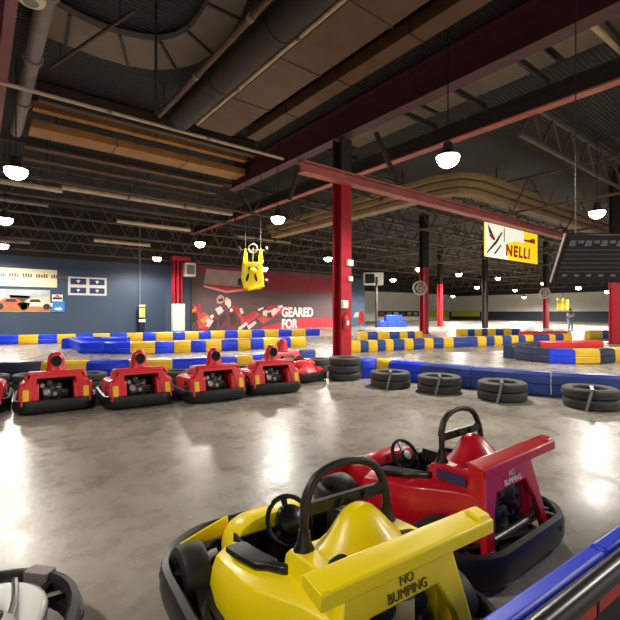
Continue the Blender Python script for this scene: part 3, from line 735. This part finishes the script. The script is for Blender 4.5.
rowx([360, 368, 378, 390, 400, 408, 415, 423], [(360, 340.5), (423, 339)], [Yl, Bd, Yl, Bd, Yl, Bd, Yl], 'in the short row before the far column', 'short barrier row in the distance')
rowx([458, 468, 475, 482, 488, 496, 504, 512, 520], [(458, 336), (520, 335.5)], [Yl, Bd, Yl, Bd, Yl, Bd, Yl, Bd], 'in the farthest row under the dark column', 'farthest barrier row')
rowx([514, 532, 549, 576, 601, 616, 640], [(514, 359.5), (532, 362), (549, 363.5), (576, 364.5), (601, 364), (640, 361)], [Nv, Nv, B, Yl, Nv, Yl], 'at the front of the right island', 'front of the right-hand island')
row([(514, 359), (526, 355), (541, 353)], [Nv, Nv], 'at the left end of the right island', 'left turn of the right-hand island')
row([(541, 353), (572, 353), (604, 352.5)], [Rd, Rd], 'along the back of the right island', 'red back of the right-hand island')
row([(522, 339.5), (545, 339.3), (568, 339)], [Rd, Rd], 'in the distance before the navy wall', 'red barriers in the distance')
row([(590, 338.5), (603, 338), (612, 338)], [Yl, Bd], 'left of the thick right-hand column', 'barriers by the thick column')
# barrier at the viewer's feet
RZ = math.atan(-.0646)
for i, (x0, x1, wh) in enumerate([(.6, 2.18, 'left of the seam, nearest the viewer'), (2.2, 3.8, 'right of the seam at the right edge')]):
    q = MB(); prof = [(.0, 0), (0, .40), (.02, .45), (.085, .45), (.10, .42), (.10, 0)]
    q.prism([(-a, z) for a, z in prof], x0, x1)
    o = q.obj('barrier_block', BLUE, None, bevel=.012, loc=(0, .89, 0), rotz=RZ)
    tag(o, f'bright blue barrier block at the bottom right, {wh}', 'barrier', 'blue blocks at the viewer')
t = thing('guard_rail', 'black rubber tube rail with red blocks along the bottom right corner', 'rail', (2.2, .89-2.2*.0646-.147, 0), (0, 0, RZ))
MB().tube([(-1.6, 0, .432), (1.6, 0, .432)], .044, 20).obj('tube', mat('glossy_black_rubber', (22, 22, 23), .28, var=.2), t)
MB().box((0, .025, .195), (3.2, .03, .39)).obj('backing_panel', RUB, t)
for k in range(12): MB().box((-1.45+k*.262, .005, .335), (.24, .02, .06)).obj('red_block', mat('red_rubber_block', (196, 66, 58), .6), t, bevel=.004)
for k in range(13): MB().box((-1.58+k*.262, .005, .335), (.018, .024, .066)).obj('block_spacer', RUB, t)

# ------------------------------------------------------------------ tyres
def tyre_mesh(r=.4, h=.155):
    b = MB(); k = h/2
    prof = [(r*.60, -k*.75), (r*.72, -k), (r*.9, -k*.96), (r*.98, -k*.7), (r, -k*.25), (r*.985, -k*.2), (r*.985, -k*.1), (r, -k*.05), (r, k*.05), (r*.985, k*.1), (r*.985, k*.2), (r, k*.25), (r*.98, k*.7), (r*.9, k*.96), (r*.72, k), (r*.60, k*.75), (r*.58, k*.3), (r*.58, -k*.3)]
    b.lathe(prof, n=36, closed=True)
    return b.mesh('tyre', TYR)
TM = {}
def stack(px, py, n, wh, r=.4, h=.155, strap=True, jig=.0):
    key = (r, h)
    if key not in TM: TM[key] = tyre_mesh(r, h)
    c0 = G(px, py); v = Vector((c0.x, c0.y, 0)).normalized(); c = c0+v*r
    for i in range(n):
        o = bpy.data.objects.new('tyre', TM[key]); COL.objects.link(o)
        o.location = (c.x+random.uniform(-.02, .02), c.y+random.uniform(-.02, .02), h/2+i*h); o.rotation_euler.z = random.uniform(0, 6)
        nm = {0: 'bottom', n-1: 'top'}.get(i, 'middle') if n > 1 else 'single'
        tag(o, f'{nm} worn tyre of the stack {wh}', 'tyre', 'worn tyres stacked along the barriers')
    if strap:
        u = Vector((v.y, -v.x, 0)); q = MB(); zt = n*h+.012
        q.bar(v*(-.05)+Vector((0, 0, zt+.012)), v*(-r-.05)+u*.02+Vector((0, 0, zt+.01)), .05, .012)
        q.bar(v*(-r-.05)+u*.02+Vector((0, 0, zt+.012)), v*(-r-.11)-u*.06+Vector((0, 0, .008)), .05, .012)
        o = q.obj('tyre_strap', STRAP, None, loc=(c.x, c.y, 0))
        tag(o, f'grey metal strap over the tyre stack {wh}', 'strap', 'metal straps over the tyre stacks')
stack(344.5, 381.5, 3, 'at the foot of the middle red column', r=.36, h=.165, strap=False)
stack(390, 389.5, 2, 'left of and before the yellow block')
stack(439, 395, 2, 'right of the yellow barrier block')
stack(501, 403, 2, 'in the middle of the right-hand barrier')
stack(591, 411.5, 2, 'nearest the right edge of the photo')
stack(318, 372, 2, 'just left of the middle column', r=.33, strap=False)
for px, py, wh in [(-10, 390, 'at the far left behind the red karts'), (30, 389, 'left of the yellow block behind the karts'), (90, 387.5, 'between the first two whole red karts'), (131, 386.5, 'behind the third red kart, at its left'),
                   (176, 384.5, 'between the third and fourth red karts'), (238, 380, 'between the fourth and fifth red karts')]:
    stack(px, py+1.5, 2, wh, r=.32, h=.14, strap=False)

# ------------------------------------------------------------------ things on the blue wall
def flat(name, label, category, px0, px1, py_t, py_b, Y=YW, th=.06, m=WHITE):
    a = onY(px0, py_t, Y); b_ = onY(px1, py_t, Y); c = onY(px0, py_b, Y); z1 = a.z; z0 = c.z
    t = thing(name, label, category, ((a.x+b_.x)/2, Y-th, z0))
    wd, hh = abs(b_.x-a.x), z1-z0
    MB().box((0, th/2, hh/2), (wd, th-.01, hh)).obj('board', m, t, bevel=.006)
    return t, wd, hh
def patch(q, pts, y=-.004): q.ngon([(x, y, z) for x, z in pts])
t, wd, hh = flat('wall_sign', 'long cream sign with small dark lettering high on the blue wall', 'sign', -14, 57, 266.5, 285.5, m=CREAMS)
LM = mat('dark_brown_marks', (112, 84, 72), .6); q = MB(); x = -wd*.46
while x < wd*.42:
    for k in range(random.randint(4, 7)):
        zz = random.uniform(.18, .26); patch(q, [(x, hh-.55), (x+.09, hh-.55), (x+.09, hh-.55+zz), (x, hh-.55+zz)], -.012); x += .135
    x += .16
o = q.obj('small_print', LM, t); o['kind'] = 'stuff'
t, wd, hh = flat('wall_mural', 'wide poster of racing cars on the blue wall under the cream sign', 'poster', -14, 50, 288.5, 312, m=mat('mural_cream', (206, 192, 160), .6, var=.12, scale=1))
for nm, c, pts in [('sky_print', (170, 176, 178), [(-wd/2, hh), (wd/2, hh), (wd/2, hh*.72), (.3, hh*.62), (-wd/2, hh*.7)]), ('hedge_print', (70, 66, 50), [(-.5, hh*.75), (.55, hh*.72), (.6, hh*.3), (-.4, hh*.34)]),
                   ('ground_print', (178, 112, 62), [(-wd/2, hh*.02), (wd/2-.03, hh*.02), (wd/2-.03, hh*.28), (0, hh*.25), (-wd/2, hh*.33)])]:
    q = MB(); patch(q, pts); q.obj(nm, mat(nm, c, .6, var=.25, scale=2), t)
for k, x in enumerate((wd*.26, -wd*.12)):
    q = MB(); s = .9
    patch(q, [(x-s, hh*.26), (x+s, hh*.24), (x+s*1.05, hh*.4), (x+s*.6, hh*.46), (x+s*.3, hh*.6), (x-s*.4, hh*.6), (x-s*.7, hh*.44), (x-s*1.05, hh*.4)], -.01)
    c = q.obj('car_print', mat(['pale_car_print', 'red_car_print'][k], [(216, 206, 190), (186, 96, 70)][k], .6), t)
    q = MB()
    for w_ in (-.6, .6): q.ngon([(x+w_+.2*math.cos(R(a)), -.016, hh*.24+.2*math.sin(R(a))) for a in range(0, 360, 30)])
    q.ngon([(x-.35, -.016, hh*.44), (x+.3, -.016, hh*.44), (x+.2, -.016, hh*.57), (x-.25, -.016, hh*.57)])
    q.obj('car_detail_print', mat('dark_print', (46, 40, 38), .6), c)
t, wd, hh = flat('wall_sign', 'small blue sign with white lettering beside the car poster', 'sign', 51, 64.5, 301, 312, m=mat('sky_blue_sign', (44, 128, 206), .5))
q = MB(); patch(q, [(-wd*.3, hh*.25), (-wd*.1, hh*.45), (0, hh*.3), (wd*.15, hh*.5), (wd*.35, hh*.25), (wd*.1, hh*.15)]); q.obj('wave_print', LETW, t)
t, wd, hh = flat('wall_sign', 'small white badge sign above the blue sign on the wall', 'sign', 52, 62.5, 294.5, 301.5, m=WHITE)
q = MB(); patch(q, [(-wd*.45, hh*.3), (wd*.45, hh*.3), (wd*.45, hh*.62), (-wd*.45, hh*.62)]); q.obj('dark_band_print', mat('navy_print', (40, 40, 70), .5), t)
q = MB(); patch(q, [(-wd*.3, hh*.68), (wd*.3, hh*.68), (wd*.15, hh*.92), (-wd*.15, hh*.92)]); q.obj('red_print', RED2, t)
# flag: white cross on blue with four white lilies
t, wd, hh = flat('wall_flag', 'blue flag with white cross and four white lilies on the blue wall', 'flag', 68, 106.5, 276.5, 295, th=.04, m=mat('flag_white', (206, 204, 190), .7))
cwid = hh*.17
for sx in (-1, 1):
    for sz in (0, 1):
        x0, x1 = sx*cwid/2, sx*(wd/2-.13); z0, z1 = (.13, hh/2-cwid/2) if sz == 0 else (hh/2+cwid/2, hh-.10)
        q = MB(); patch(q, [(x0, z0), (x1, z0), (x1, z1), (x0, z1)], -.008); c = q.obj('blue_quarter', mat('flag_blue', (34, 44, 98), .7), t)
        mx, mz, s = (x0+x1)/2, (z0+z1)/2, (z1-z0)*.36
        q = MB()
        patch(q, [(mx, mz+s), (mx+s*.28, mz+s*.3), (mx+s*.12, mz-s*.15), (mx-s*.12, mz-s*.15), (mx-s*.28, mz+s*.3)], -.014)
        for k in (-1, 1): patch(q, [(mx+k*s*.15, mz-s*.15), (mx+k*s*.4, mz+s*.5), (mx+k*s*.75, mz+s*.45), (mx+k*s*.8, mz+s*.1), (mx+k*s*.55, mz+s*.15), (mx+k*s*.4, mz-s*.2)], -.014)
        patch(q, [(mx-s*.5, mz-s*.3), (mx+s*.5, mz-s*.3), (mx+s*.5, mz-s*.16), (mx-s*.5, mz-s*.16)], -.014)
        patch(q, [(mx-s*.1, mz-s*.3), (mx+s*.1, mz-s*.3), (mx+s*.2, mz-s*.8), (mx-s*.2, mz-s*.8)], -.014)
        q.obj('lily', LETW, c)
# conduit and signal box
a = onY(139.5, 308, YW)
t = thing('conduit', 'thin grey conduit running up the blue wall above the signal box', 'pipe', (a.x, YW-.06, a.z))
MB().tube([(0, 0, 0), (0, 0, DECK-a.z)], .06, 10).obj('pipe', mat('blue_grey_pipe', (104, 118, 134), .5), t)
a = onY(139.5, 330, YW); z1 = onY(139.5, 305, YW).z
t = thing('signal_box', 'black signal post with a lit yellow-green panel before the blue wall', 'signal', (a.x, YW-.45, 0))
MB().box((0, 0, z1/2), (.34, .3, z1)).obj('post', BLK, t, bevel=.03)
MB().box((0, -.16, z1*.72), (.4, .05, z1*.34)).obj('panel', mat('yellow_green_panel', (196, 204, 96), .5), t, bevel=.01)
MB().box((0, -.16, z1*.97), (.44, .08, .16)).obj('hood', PALEP, t, bevel=.01)
MB().box((0, -.16, z1*.44), (.46, .06, .2)).obj('label_plate', WHITE, t, bevel=.01)
# red banner
t, wd, hh = flat('wall_banner', 'huge dark banner of red racers reading GEARED FOR on the blue wall', 'banner', 191, 347, 264.5, 331, th=.08, m=mat('banner_charcoal', (92, 66, 68), .6, var=.1, scale=.5))
bx0 = onY(191, 264.5, YW).x; xo = bx0+wd/2; zb = onY(191, 331, YW).z
def bp(px, py):
    p = onY(px, py, YW); return (p.x-xo, p.z-zb)
def prints(name, rgb, polys, y=-.004):
    for k, pl in enumerate(polys):
        q = MB(); patch(q, [bp(*p) for p in pl], y-.002*k); q.obj(name, mat('banner_'+name, rgb, .6, var=.15, scale=1.5), t)
prints('crimson_band', (140, 30, 52), [[(193, 266), (347, 279), (347, 295), (300, 292), (250, 290), (205, 276)]])
prints('red_swoosh', (206, 30, 50), [[(262, 327), (300, 318), (346, 318), (346, 331), (258, 331)], [(260, 315), (276, 307), (290, 306), (286, 311), (270, 318)], [(208, 284), (236, 288), (262, 286), (246, 291), (215, 290)]], -.012)
prints('pale_panel', (168, 140, 140), [[(206, 269), (243, 272), (240, 287), (203, 284)]], -.022)
prints('pink_stripe', (226, 160, 160), [[(203, 285), (226, 291), (250, 288), (250, 290), (226, 293), (203, 287)]], -.03)
prints('racer_suit', (190, 70, 62), [[(196, 316), (203, 312), (212, 318), (210, 326), (198, 329)], [(240, 318), (254, 312), (260, 314), (250, 322), (240, 330)], [(230, 306), (240, 310), (241, 318), (233, 314)], [(256, 318), (270, 313), (274, 317), (262, 324)], [(192, 304), (198, 308), (202, 318), (196, 322)]], -.034)
prints('racer_jacket', (104, 54, 58), [[(217, 313), (224, 305), (233, 308), (241, 322), (240, 331), (212, 331), (213, 322)]], -.046)
prints('racer_highlight', (228, 190, 180), [[(214, 309), (220, 306), (223, 311), (218, 315)], [(225, 297), (230, 300), (229, 308), (224, 304)], [(205, 325), (211, 319), (213, 321), (207, 329)], [(238, 309), (241, 308), (243, 313), (240, 314)], [(262, 311), (268, 309), (271, 313), (267, 317), (262, 315)], [(246, 326), (254, 321), (256, 323), (248, 330)]], -.05)
prints('racer_helmet', (196, 150, 140), [[(216, 298), (219, 294.5), (223, 296), (224, 301), (220, 304), (216, 303)]], -.064)
prints('visor', (60, 44, 48), [[(217, 299), (222, 298), (223, 301), (218, 302)]], -.068)
prints('orange_patch', (226, 132, 66), [[(199, 320), (207, 315), (209, 320), (203, 324)], [(191, 310), (195, 307), (196, 310), (192, 313)]], -.07)
prints('crimson_fragment', (176, 40, 54), [[(232, 306), (238, 307), (240, 314), (236, 313)], [(243, 322), (252, 317), (256, 312), (252, 311), (243, 317)], [(196, 303), (200, 305), (201, 314), (197, 311)], [(201, 328), (208, 326), (206, 331), (200, 331)], [(266, 306), (280, 305), (278, 309), (266, 311)], [(243, 288), (250, 287), (248, 290), (242, 290)]], -.074)
prints('pale_fragment', (236, 206, 198), [[(227, 303), (230, 301), (230, 306), (227, 309)], [(229, 309), (231, 308), (232, 311), (229, 312)], [(257, 309), (263, 307), (262, 309), (257, 311)], [(268, 312), (273, 308), (280, 309), (272, 316)], [(237, 328), (245, 322), (247, 324), (238, 331)], [(209, 316), (212, 314), (213, 317), (210, 319)], [(205, 320), (208, 318), (209, 321), (206, 323)], [(276, 306), (281, 305), (282, 307), (278, 309)]], -.092)
prints('dark_fragment', (62, 42, 46), [[(218, 318), (224, 312), (226, 318), (220, 326)], [(229, 314), (233, 312), (236, 322), (231, 326)], [(266, 313), (270, 312), (271, 318), (266, 317)], [(193, 312), (196, 313), (197, 320), (193, 322)], [(212, 322), (216, 319), (216, 329), (213, 331)]], -.108)
x, z = bp(281, 316.5); text('GEARED', 1.16, LETW, t, loc=(x, -.02, z), rot=(R(90), 0, 0), align='LEFT', sx=.84, bold=.05)
x, z = bp(281, 328.3); text('FOR', 1.16, LETW, t, loc=(x, -.02, z), rot=(R(90), 0, 0), align='LEFT', sx=.8, bold=.05)
zz = z-.92; text('PERFORMANCE', .9, LETW, t, loc=(x, -.02, zz), rot=(R(90), 0, 0), align='LEFT', sx=.85, bold=.02)

# ------------------------------------------------------------------ hanging sign and scoreboard
YS = pA.y-.32
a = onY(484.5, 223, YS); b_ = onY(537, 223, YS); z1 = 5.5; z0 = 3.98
t = thing('hanging_sign', 'bright yellow and white banner with red letters hung from the pale red beam', 'sign', ((a.x+b_.x)/2, YS, z0))
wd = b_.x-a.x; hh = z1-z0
MB().box((0, 0, hh/2), (wd, .05, hh)).obj('board', mat('sign_yellow_glow', (252, 214, 20), .45, var=.03, emit=.55), t)  # glow added to the yellow to brighten the far sign
q = MB(); patch(q, [(-wd/2, 0), (-wd*.10, 0), (-wd*.16, hh*.45), (.1, hh*.62), (wd*.22, hh*.62), (wd*.2, hh), (-wd/2, hh)], -.03); q.obj('white_print', mat('sign_white_glow', (246, 244, 226), .5, var=.02, emit=.5), t)  # white print is given an added glow as well
q = MB()
for pl in ([(-.46, .98), (-.40, .80), (-.34, .55), (-.37, .5), (-.44, .72)], [(-.47, .08), (-.30, .45), (-.2, .8), (-.22, .82), (-.33, .5), (-.48, .12)], [(-.36, .12), (-.24, .42), (-.22, .4), (-.33, .1)], [(-.18, .95), (-.165, .95), (-.165, .55), (-.18, .5)]):
    patch(q, [(x*wd, z*hh) for x, z in pl], -.036)
q.obj('dark_stripe_print', mat('sign_dark_green', (84, 84, 62), .5), t)
q = MB(); patch(q, [(-.44*wd, .62*hh), (-.38*wd, .72*hh), (-.33*wd, .55*hh), (-.36*wd, .5*hh)], -.04); patch(q, [(.2*wd, .68*hh), (.44*wd, .66*hh), (.44*wd, .8*hh), (.4*wd, .84*hh), (.3*wd, .74*hh), (.2*wd, .74*hh)], -.04)
q.obj('red_swoosh_print', mat('sign_red', (226, 62, 34), .5), t)
text('NELLI', .72, mat('sign_red_letters', (206, 44, 36), .5), t, loc=(.45, -.04, hh*.13), rot=(R(90), 0, 0), sx=1.15, shear=.1, bold=.03, sp=1.22)
for sx in (-1, 1): MB().tube([(sx*wd*.45, 0, hh), (sx*wd*.45, 0, 5.63-z0)], .015, 6).obj('hanger', DARKST, t)
tl_ = D(565, 234.5, 8.0); bl_ = D(552, 283, 8.5)
rt = cw(1, 0, 0).normalized(); up = (tl_-bl_); up -= rt*up.dot(rt); hh = up.length; up.normalize(); nr = rt.cross(up)
Mx = Matrix((rt, up, nr)).transposed(); wd = 1.9
t = thing('scoreboard', 'dark tilted scoreboard screen hung at the right edge above the column', 'screen', bl_+rt*wd/2, Mx.to_euler())
MB().box((0, hh/2, -.05), (wd, hh, .1)).obj('case', BLK, t, bevel=.012)
MB().box((0, hh/2, .004), (wd-.10, hh-.1, .012)).obj('display', SCREEN, t)
q = MB()
for k, (y, n, hgt) in enumerate([(.86, 9, .055), (.80, 4, .05)]):
    for i in range(n): q.box((-wd*.42+i*(.15 if k == 0 else .30), hh*y, .013), (.11 if k == 0 else .12, hgt, .004))
q.obj('heading_mark', mat('screen_grey_marks', (84, 88, 88), .5, emit=.1), t)
q = MB()
for i in range(6): q.box((-wd*.12, hh*(.70-i*.09), .0125), (wd*.72, .028, .003))
q.obj('list_row', mat('screen_dim_rows', (62, 52, 52), .5), t)
q = MB()
for i in range(6): q.box((-wd*.4+i*.24, hh*.17, .013), (.09, .045, .004))
q.obj('footer_mark', mat('screen_dim_marks', (100, 92, 100), .5, emit=.1), t)
q = MB(); q.box((wd*.30, hh/2, .012), (.014, hh*.8, .004)); q.obj('divider', GREYP, t)
q = MB(); q.bar((-wd/2-.02, 0, -.03), (-wd/2-.02, hh, -.03), .02, .05); q.obj('side_rail', GREYP, t)
Mi = Mx.inverted()
for sx in (-.4, .4):
    a = Vector((sx*wd, hh, -.05)); MB().tube([a, a+Mi @ Vector((0, 0, DECK-(bl_+up*hh).z))], .012, 6).obj('hanger', DARKST, t)

# ------------------------------------------------------------------ distant things
p = D(373, 279, 43.5)
t = thing('unit_heater', 'white unit heater with a black grille, right of the middle column', 'heater', p, (0, 0, -YAW))
MB().box((0, 0, 0), (2.0, 1.0, 1.25)).obj('casing', WHITE, t, bevel=.04)
MB().box((-.4, -.51, 0), (.95, .06, .95)).obj('grille', BLK, t)
q = MB()
for sx in (-.7, .7): q.tube([(sx, 0, .6), (sx, 0, DECK-p.z)], .04, 6)
q.obj('hanger', DARKST, t)
q = G(376.5, 327.5)
MB2 = MB().tube([(0, 0, 0), (0, 0, 4.9)], .12, 8).obj('post', DARKST, None, loc=q); MB2.name = 'metal_post'
tag(MB2, 'thin dark post standing below the white unit heater', 'post')
def fan(px, py, d, lb):
    p = D(px, py, d); t = thing('column_fan', lb, 'fan', p, (0, 0, -YAW))
    r = .45
    q = MB(); q.lathe([(r+.05*math.cos(2*math.pi*j/6), .05*math.sin(2*math.pi*j/6)) for j in range(6)], axis='Y', n=24, closed=True)
    q.lathe([(r*.55+.02*math.cos(2*math.pi*j/6), -.12+.02*math.sin(2*math.pi*j/6)) for j in range(6)], axis='Y', n=20, closed=True)
    for k in range(12): a = R(30*k); q.bar((0, -.14, 0), (r*math.cos(a), 0, r*math.sin(a)), .02, .02)
    q.obj('cage', WHITE, t)
    for k in range(4):
        a = R(90*k+20); MB().box((.23*math.cos(a), .03, .23*math.sin(a)), (.3, .02, .2), Matrix.Rotation(-a, 3, 'Y') @ Matrix.Rotation(R(25), 3, 'X')).obj('blade', GREYP, t)
    MB().lathe([(0, -.1), (.12, -.08), (.14, .2), (0, .24)], axis='Y', n=16).obj('motor', DARKST, t)
fan(420, 288, 28.9, 'white round fan mounted on the red column right of centre')
fan(545, 293, 39, 'white round fan mounted on the distant red column')
def board(name, lb, c, px0, px1, pt_, pb, Y, m):
    a = onY(px0, pt_, Y); b_ = onY(px1, pt_, Y); z0 = onY((px0+px1)/2, pb, Y).z; z1 = onY((px0+px1)/2, pt_, Y).z
    t = thing(name, lb, c, ((a.x+b_.x)/2, Y-.1, z0)); wd = b_.x-a.x; hh = z1-z0
    MB().box((0, .04, hh/2), (wd, .08, hh)).obj('board', m, t)
    return t, wd, hh
t, wd, hh = board('wall_sign', 'long dark strip of small coloured pictures on the far white wall', 'sign', 378, 419, 311, 316.5, YB, DARKST)
for k, c in enumerate([(196, 60, 50), (90, 140, 90), (210, 200, 190), (60, 80, 120), (190, 150, 80), (170, 170, 170)]):
    MB().box((-wd*.42+k*wd*.165, -.012, hh/2), (wd*.1, .02, hh*.6)).obj('picture', mat(f'picture_{ORD[k]}', c, .6), t)
t, wd, hh = board('wall_sign', 'long yellow-green banner low on the far wall', 'banner', 429, 447.5, 310.5, 317.5, YB, mat('yellow_green_banner', (206, 206, 60), .6))
p0 = onX(452, 311, XR); p1 = onX(480, 311, XR)
o = MB().box((0, 0, 0), (.1, abs(p1.y-p0.y), 1.1)).obj('wall_sign', mat('yellow_green_banner2', (206, 206, 60), .6), None, loc=(XR-.06, (p0.y+p1.y)/2, 1.2)); tag(o, 'yellow-green banner continuing right of the wall corner', 'banner')
# stacked blue blocks far away
g0 = G(391.5, 327); ux = Vector((CS, -SN, 0))
for i, (dx, zz, wd) in enumerate([(-.93, 0, .9), (0, 0, .92), (.93, 0, .9), (.15, .6, 1.6)]):
    g = g0+ux*dx
    o = MB().box((0, 0, .3), (wd, 1.0, .6)).obj('foam_block', BLUE, None, bevel=.05, loc=(g.x, g.y, zz), rotz=-YAW)
    tag(o, f'blue foam block {["left end of the bottom layer", "in the middle of the bottom layer", "right end of the bottom layer", "on top"][i]} of the distant pile', 'foam block', 'pile of blue foam blocks')
# red feather flag
g = G(361, 330.5)
t = thing('feather_flag', 'red and white upright flag standing right of the middle column', 'flag', g, (0, 0, -YAW))
MB().lathe([(0, 0), (.3, 0), (.3, .04), (.05, .08), (0, .08)], n=16).obj('base', BLK, t)
MB().tube([(0, 0, 0), (0, 0, 1.7)], .03, 8).obj('pole', STEEL, t)
MB().prism([(-.2, .5), (.22, .55), (.26, 1.2), (.16, 1.55), (-.02, 1.62), (-.14, 1.3)], -.03, .03, 'XZ').obj('red_sail', REDB, t, bevel=.01)
MB().prism([(-.62, 1.05), (-.2, 1.1), (-.18, 1.5), (-.5, 1.45)], -.02, .02, 'XZ').obj('white_sail', WHITE, t, bevel=.01)
# things on the middle column
def on_col(dx, z, off=.285): return Vector((pA.x+dx, pA.y-off, z))
t = thing('fire_extinguisher', 'red fire extinguisher with white tag hung on the left of the middle column', 'extinguisher', on_col(-.12, .95, .32))
MB().lathe([(0, 0), (.08, .0), (.09, .02), (.09, .34), (.06, .42), (.025, .45), (.025, .5), (0, .5)], n=20).obj('cylinder', REDB, t)
MB().box((.0, 0, .52), (.12, .03, .03)).obj('handle', BLK, t)
MB().tube(cat([(-.03, -.02, .5), (-.13, -.04, .4), (-.1, -.05, .15)], 5), .012).obj('hose', BLK, t)
MB().box((0, -.094, .2), (.1, .01, .14)).obj('tag', WHITE, t)
for (dx, z, sx, sz, lb) in [(-.14, 1.62, .22, .26, 'small white box on the middle column above the extinguisher'), (.08, 3.0, .24, .2, 'small white junction box on the face of the middle column'), (.1, 2.5, .16, .16, 'tiny white box at the right of the middle column')]:
    o = MB().box((0, 0, sz/2), (sx, .12, sz)).obj('junction_box', WHITE, None, bevel=.015, loc=on_col(dx, z)); tag(o, lb, 'box')
# yellow hanging banner in the distance
p = D(563, 304, 44)
t = thing('hanging_banner', 'crumpled yellow banner hanging in the distance left of the thick column', 'banner', p, (0, 0, -YAW))
q = MB(); secs = []
for i in range(9):
    x = -.62+1.24*i/8; secs.append([(x, .1*math.sin(i*1.7)+dy, z) for dy, z in ((0, -.55-.12*math.sin(i*2.1)), (.03, -.55-.12*math.sin(i*2.1)), (.03, .5+.12*math.cos(i*1.3)), (0, .5+.12*math.cos(i*1.3)))])
q.loft(secs).obj('cloth', mat('olive_yellow_cloth', (206, 176, 40), .7, var=.3, scale=3), t)
MB().tube([(0, 0, .55), (0, 0, DECK-p.z)], .02, 6).obj('cord', DARKST, t)
# a person in a white top, far behind the barriers
g = G(570.5, 331.0)
t = thing('person', 'person in white top and pale trousers standing far off before the navy wall', 'person', (g.x, g.y, 0), (0, 0, -YAW))
def skin(name, joints, edges, m, root=0, sub=1):
    me = bpy.data.meshes.new(name); me.from_pydata([j[:3] for j in joints], edges, []); me.materials.append(m)
    o = bpy.data.objects.new(name, me); COL.objects.link(o); o.parent = t
    md = o.modifiers.new('skin', 'SKIN')
    for v, j in zip(me.skin_vertices[0].data, joints): v.radius = (j[3], j[4] if len(j) > 4 else j[3])
    me.skin_vertices[0].data[root].use_root = True
    s = o.modifiers.new('sub', 'SUBSURF'); s.levels = sub; s.render_levels = sub
    return o
SK = mat('skin', (150, 104, 82), .5)
J = [(0, 0, .95, .14, .11), (0, 0, 1.2, .13, .1), (0, 0, 1.4, .16, .1), (0, 0, 1.5, .055), (0, -.01, 1.58, .075, .085), (0, -.01, 1.68, .075, .09), (.2, 0, 1.4, .06), (.26, .02, 1.14, .045), (.25, -.1, .92, .035), (.25, -.14, .84, .03),
     (-.2, 0, 1.4, .06), (-.26, .02, 1.14, .045), (-.25, -.1, .92, .035), (-.25, -.14, .84, .03), (.1, 0, .86, .1), (.11, -.02, .5, .065), (.11, .02, .1, .045), (.12, -.14, .04, .04), (-.1, 0, .86, .1), (-.12, -.02, .5, .065), (-.12, .04, .1, .045), (-.13, -.12, .04, .04)]
E = [(0, 1), (1, 2), (2, 3), (3, 4), (4, 5), (2, 6), (6, 7), (7, 8), (8, 9), (2, 10), (10, 11), (11, 12), (12, 13), (0, 14), (14, 15), (15, 16), (16, 17), (0, 18), (18, 19), (19, 20), (20, 21)]
skin('body', J, E, SK)
gr = .02
JJ = [(x, y, z, *[r_+gr for r_ in r]) for x, y, z, *r in J]
skin('shirt', [JJ[i] for i in (0, 1, 2, 6, 7, 10, 11)], [(0, 1), (1, 2), (2, 3), (3, 4), (2, 5), (5, 6)], mat('white_cotton', (236, 238, 242), .7))
skin('trousers', [JJ[i] for i in (0, 14, 15, 16, 18, 19, 20)], [(0, 1), (1, 2), (2, 3), (0, 4), (4, 5), (5, 6)], mat('pale_denim', (170, 182, 204), .7))
MB().ell((0, .02, 1.7), (.1, .11, .09)).obj('hair', BLK, t)
MB().box((0, -.02, .02), (.36, .26, .04)).obj('shoes', BLK, t, bevel=.015)
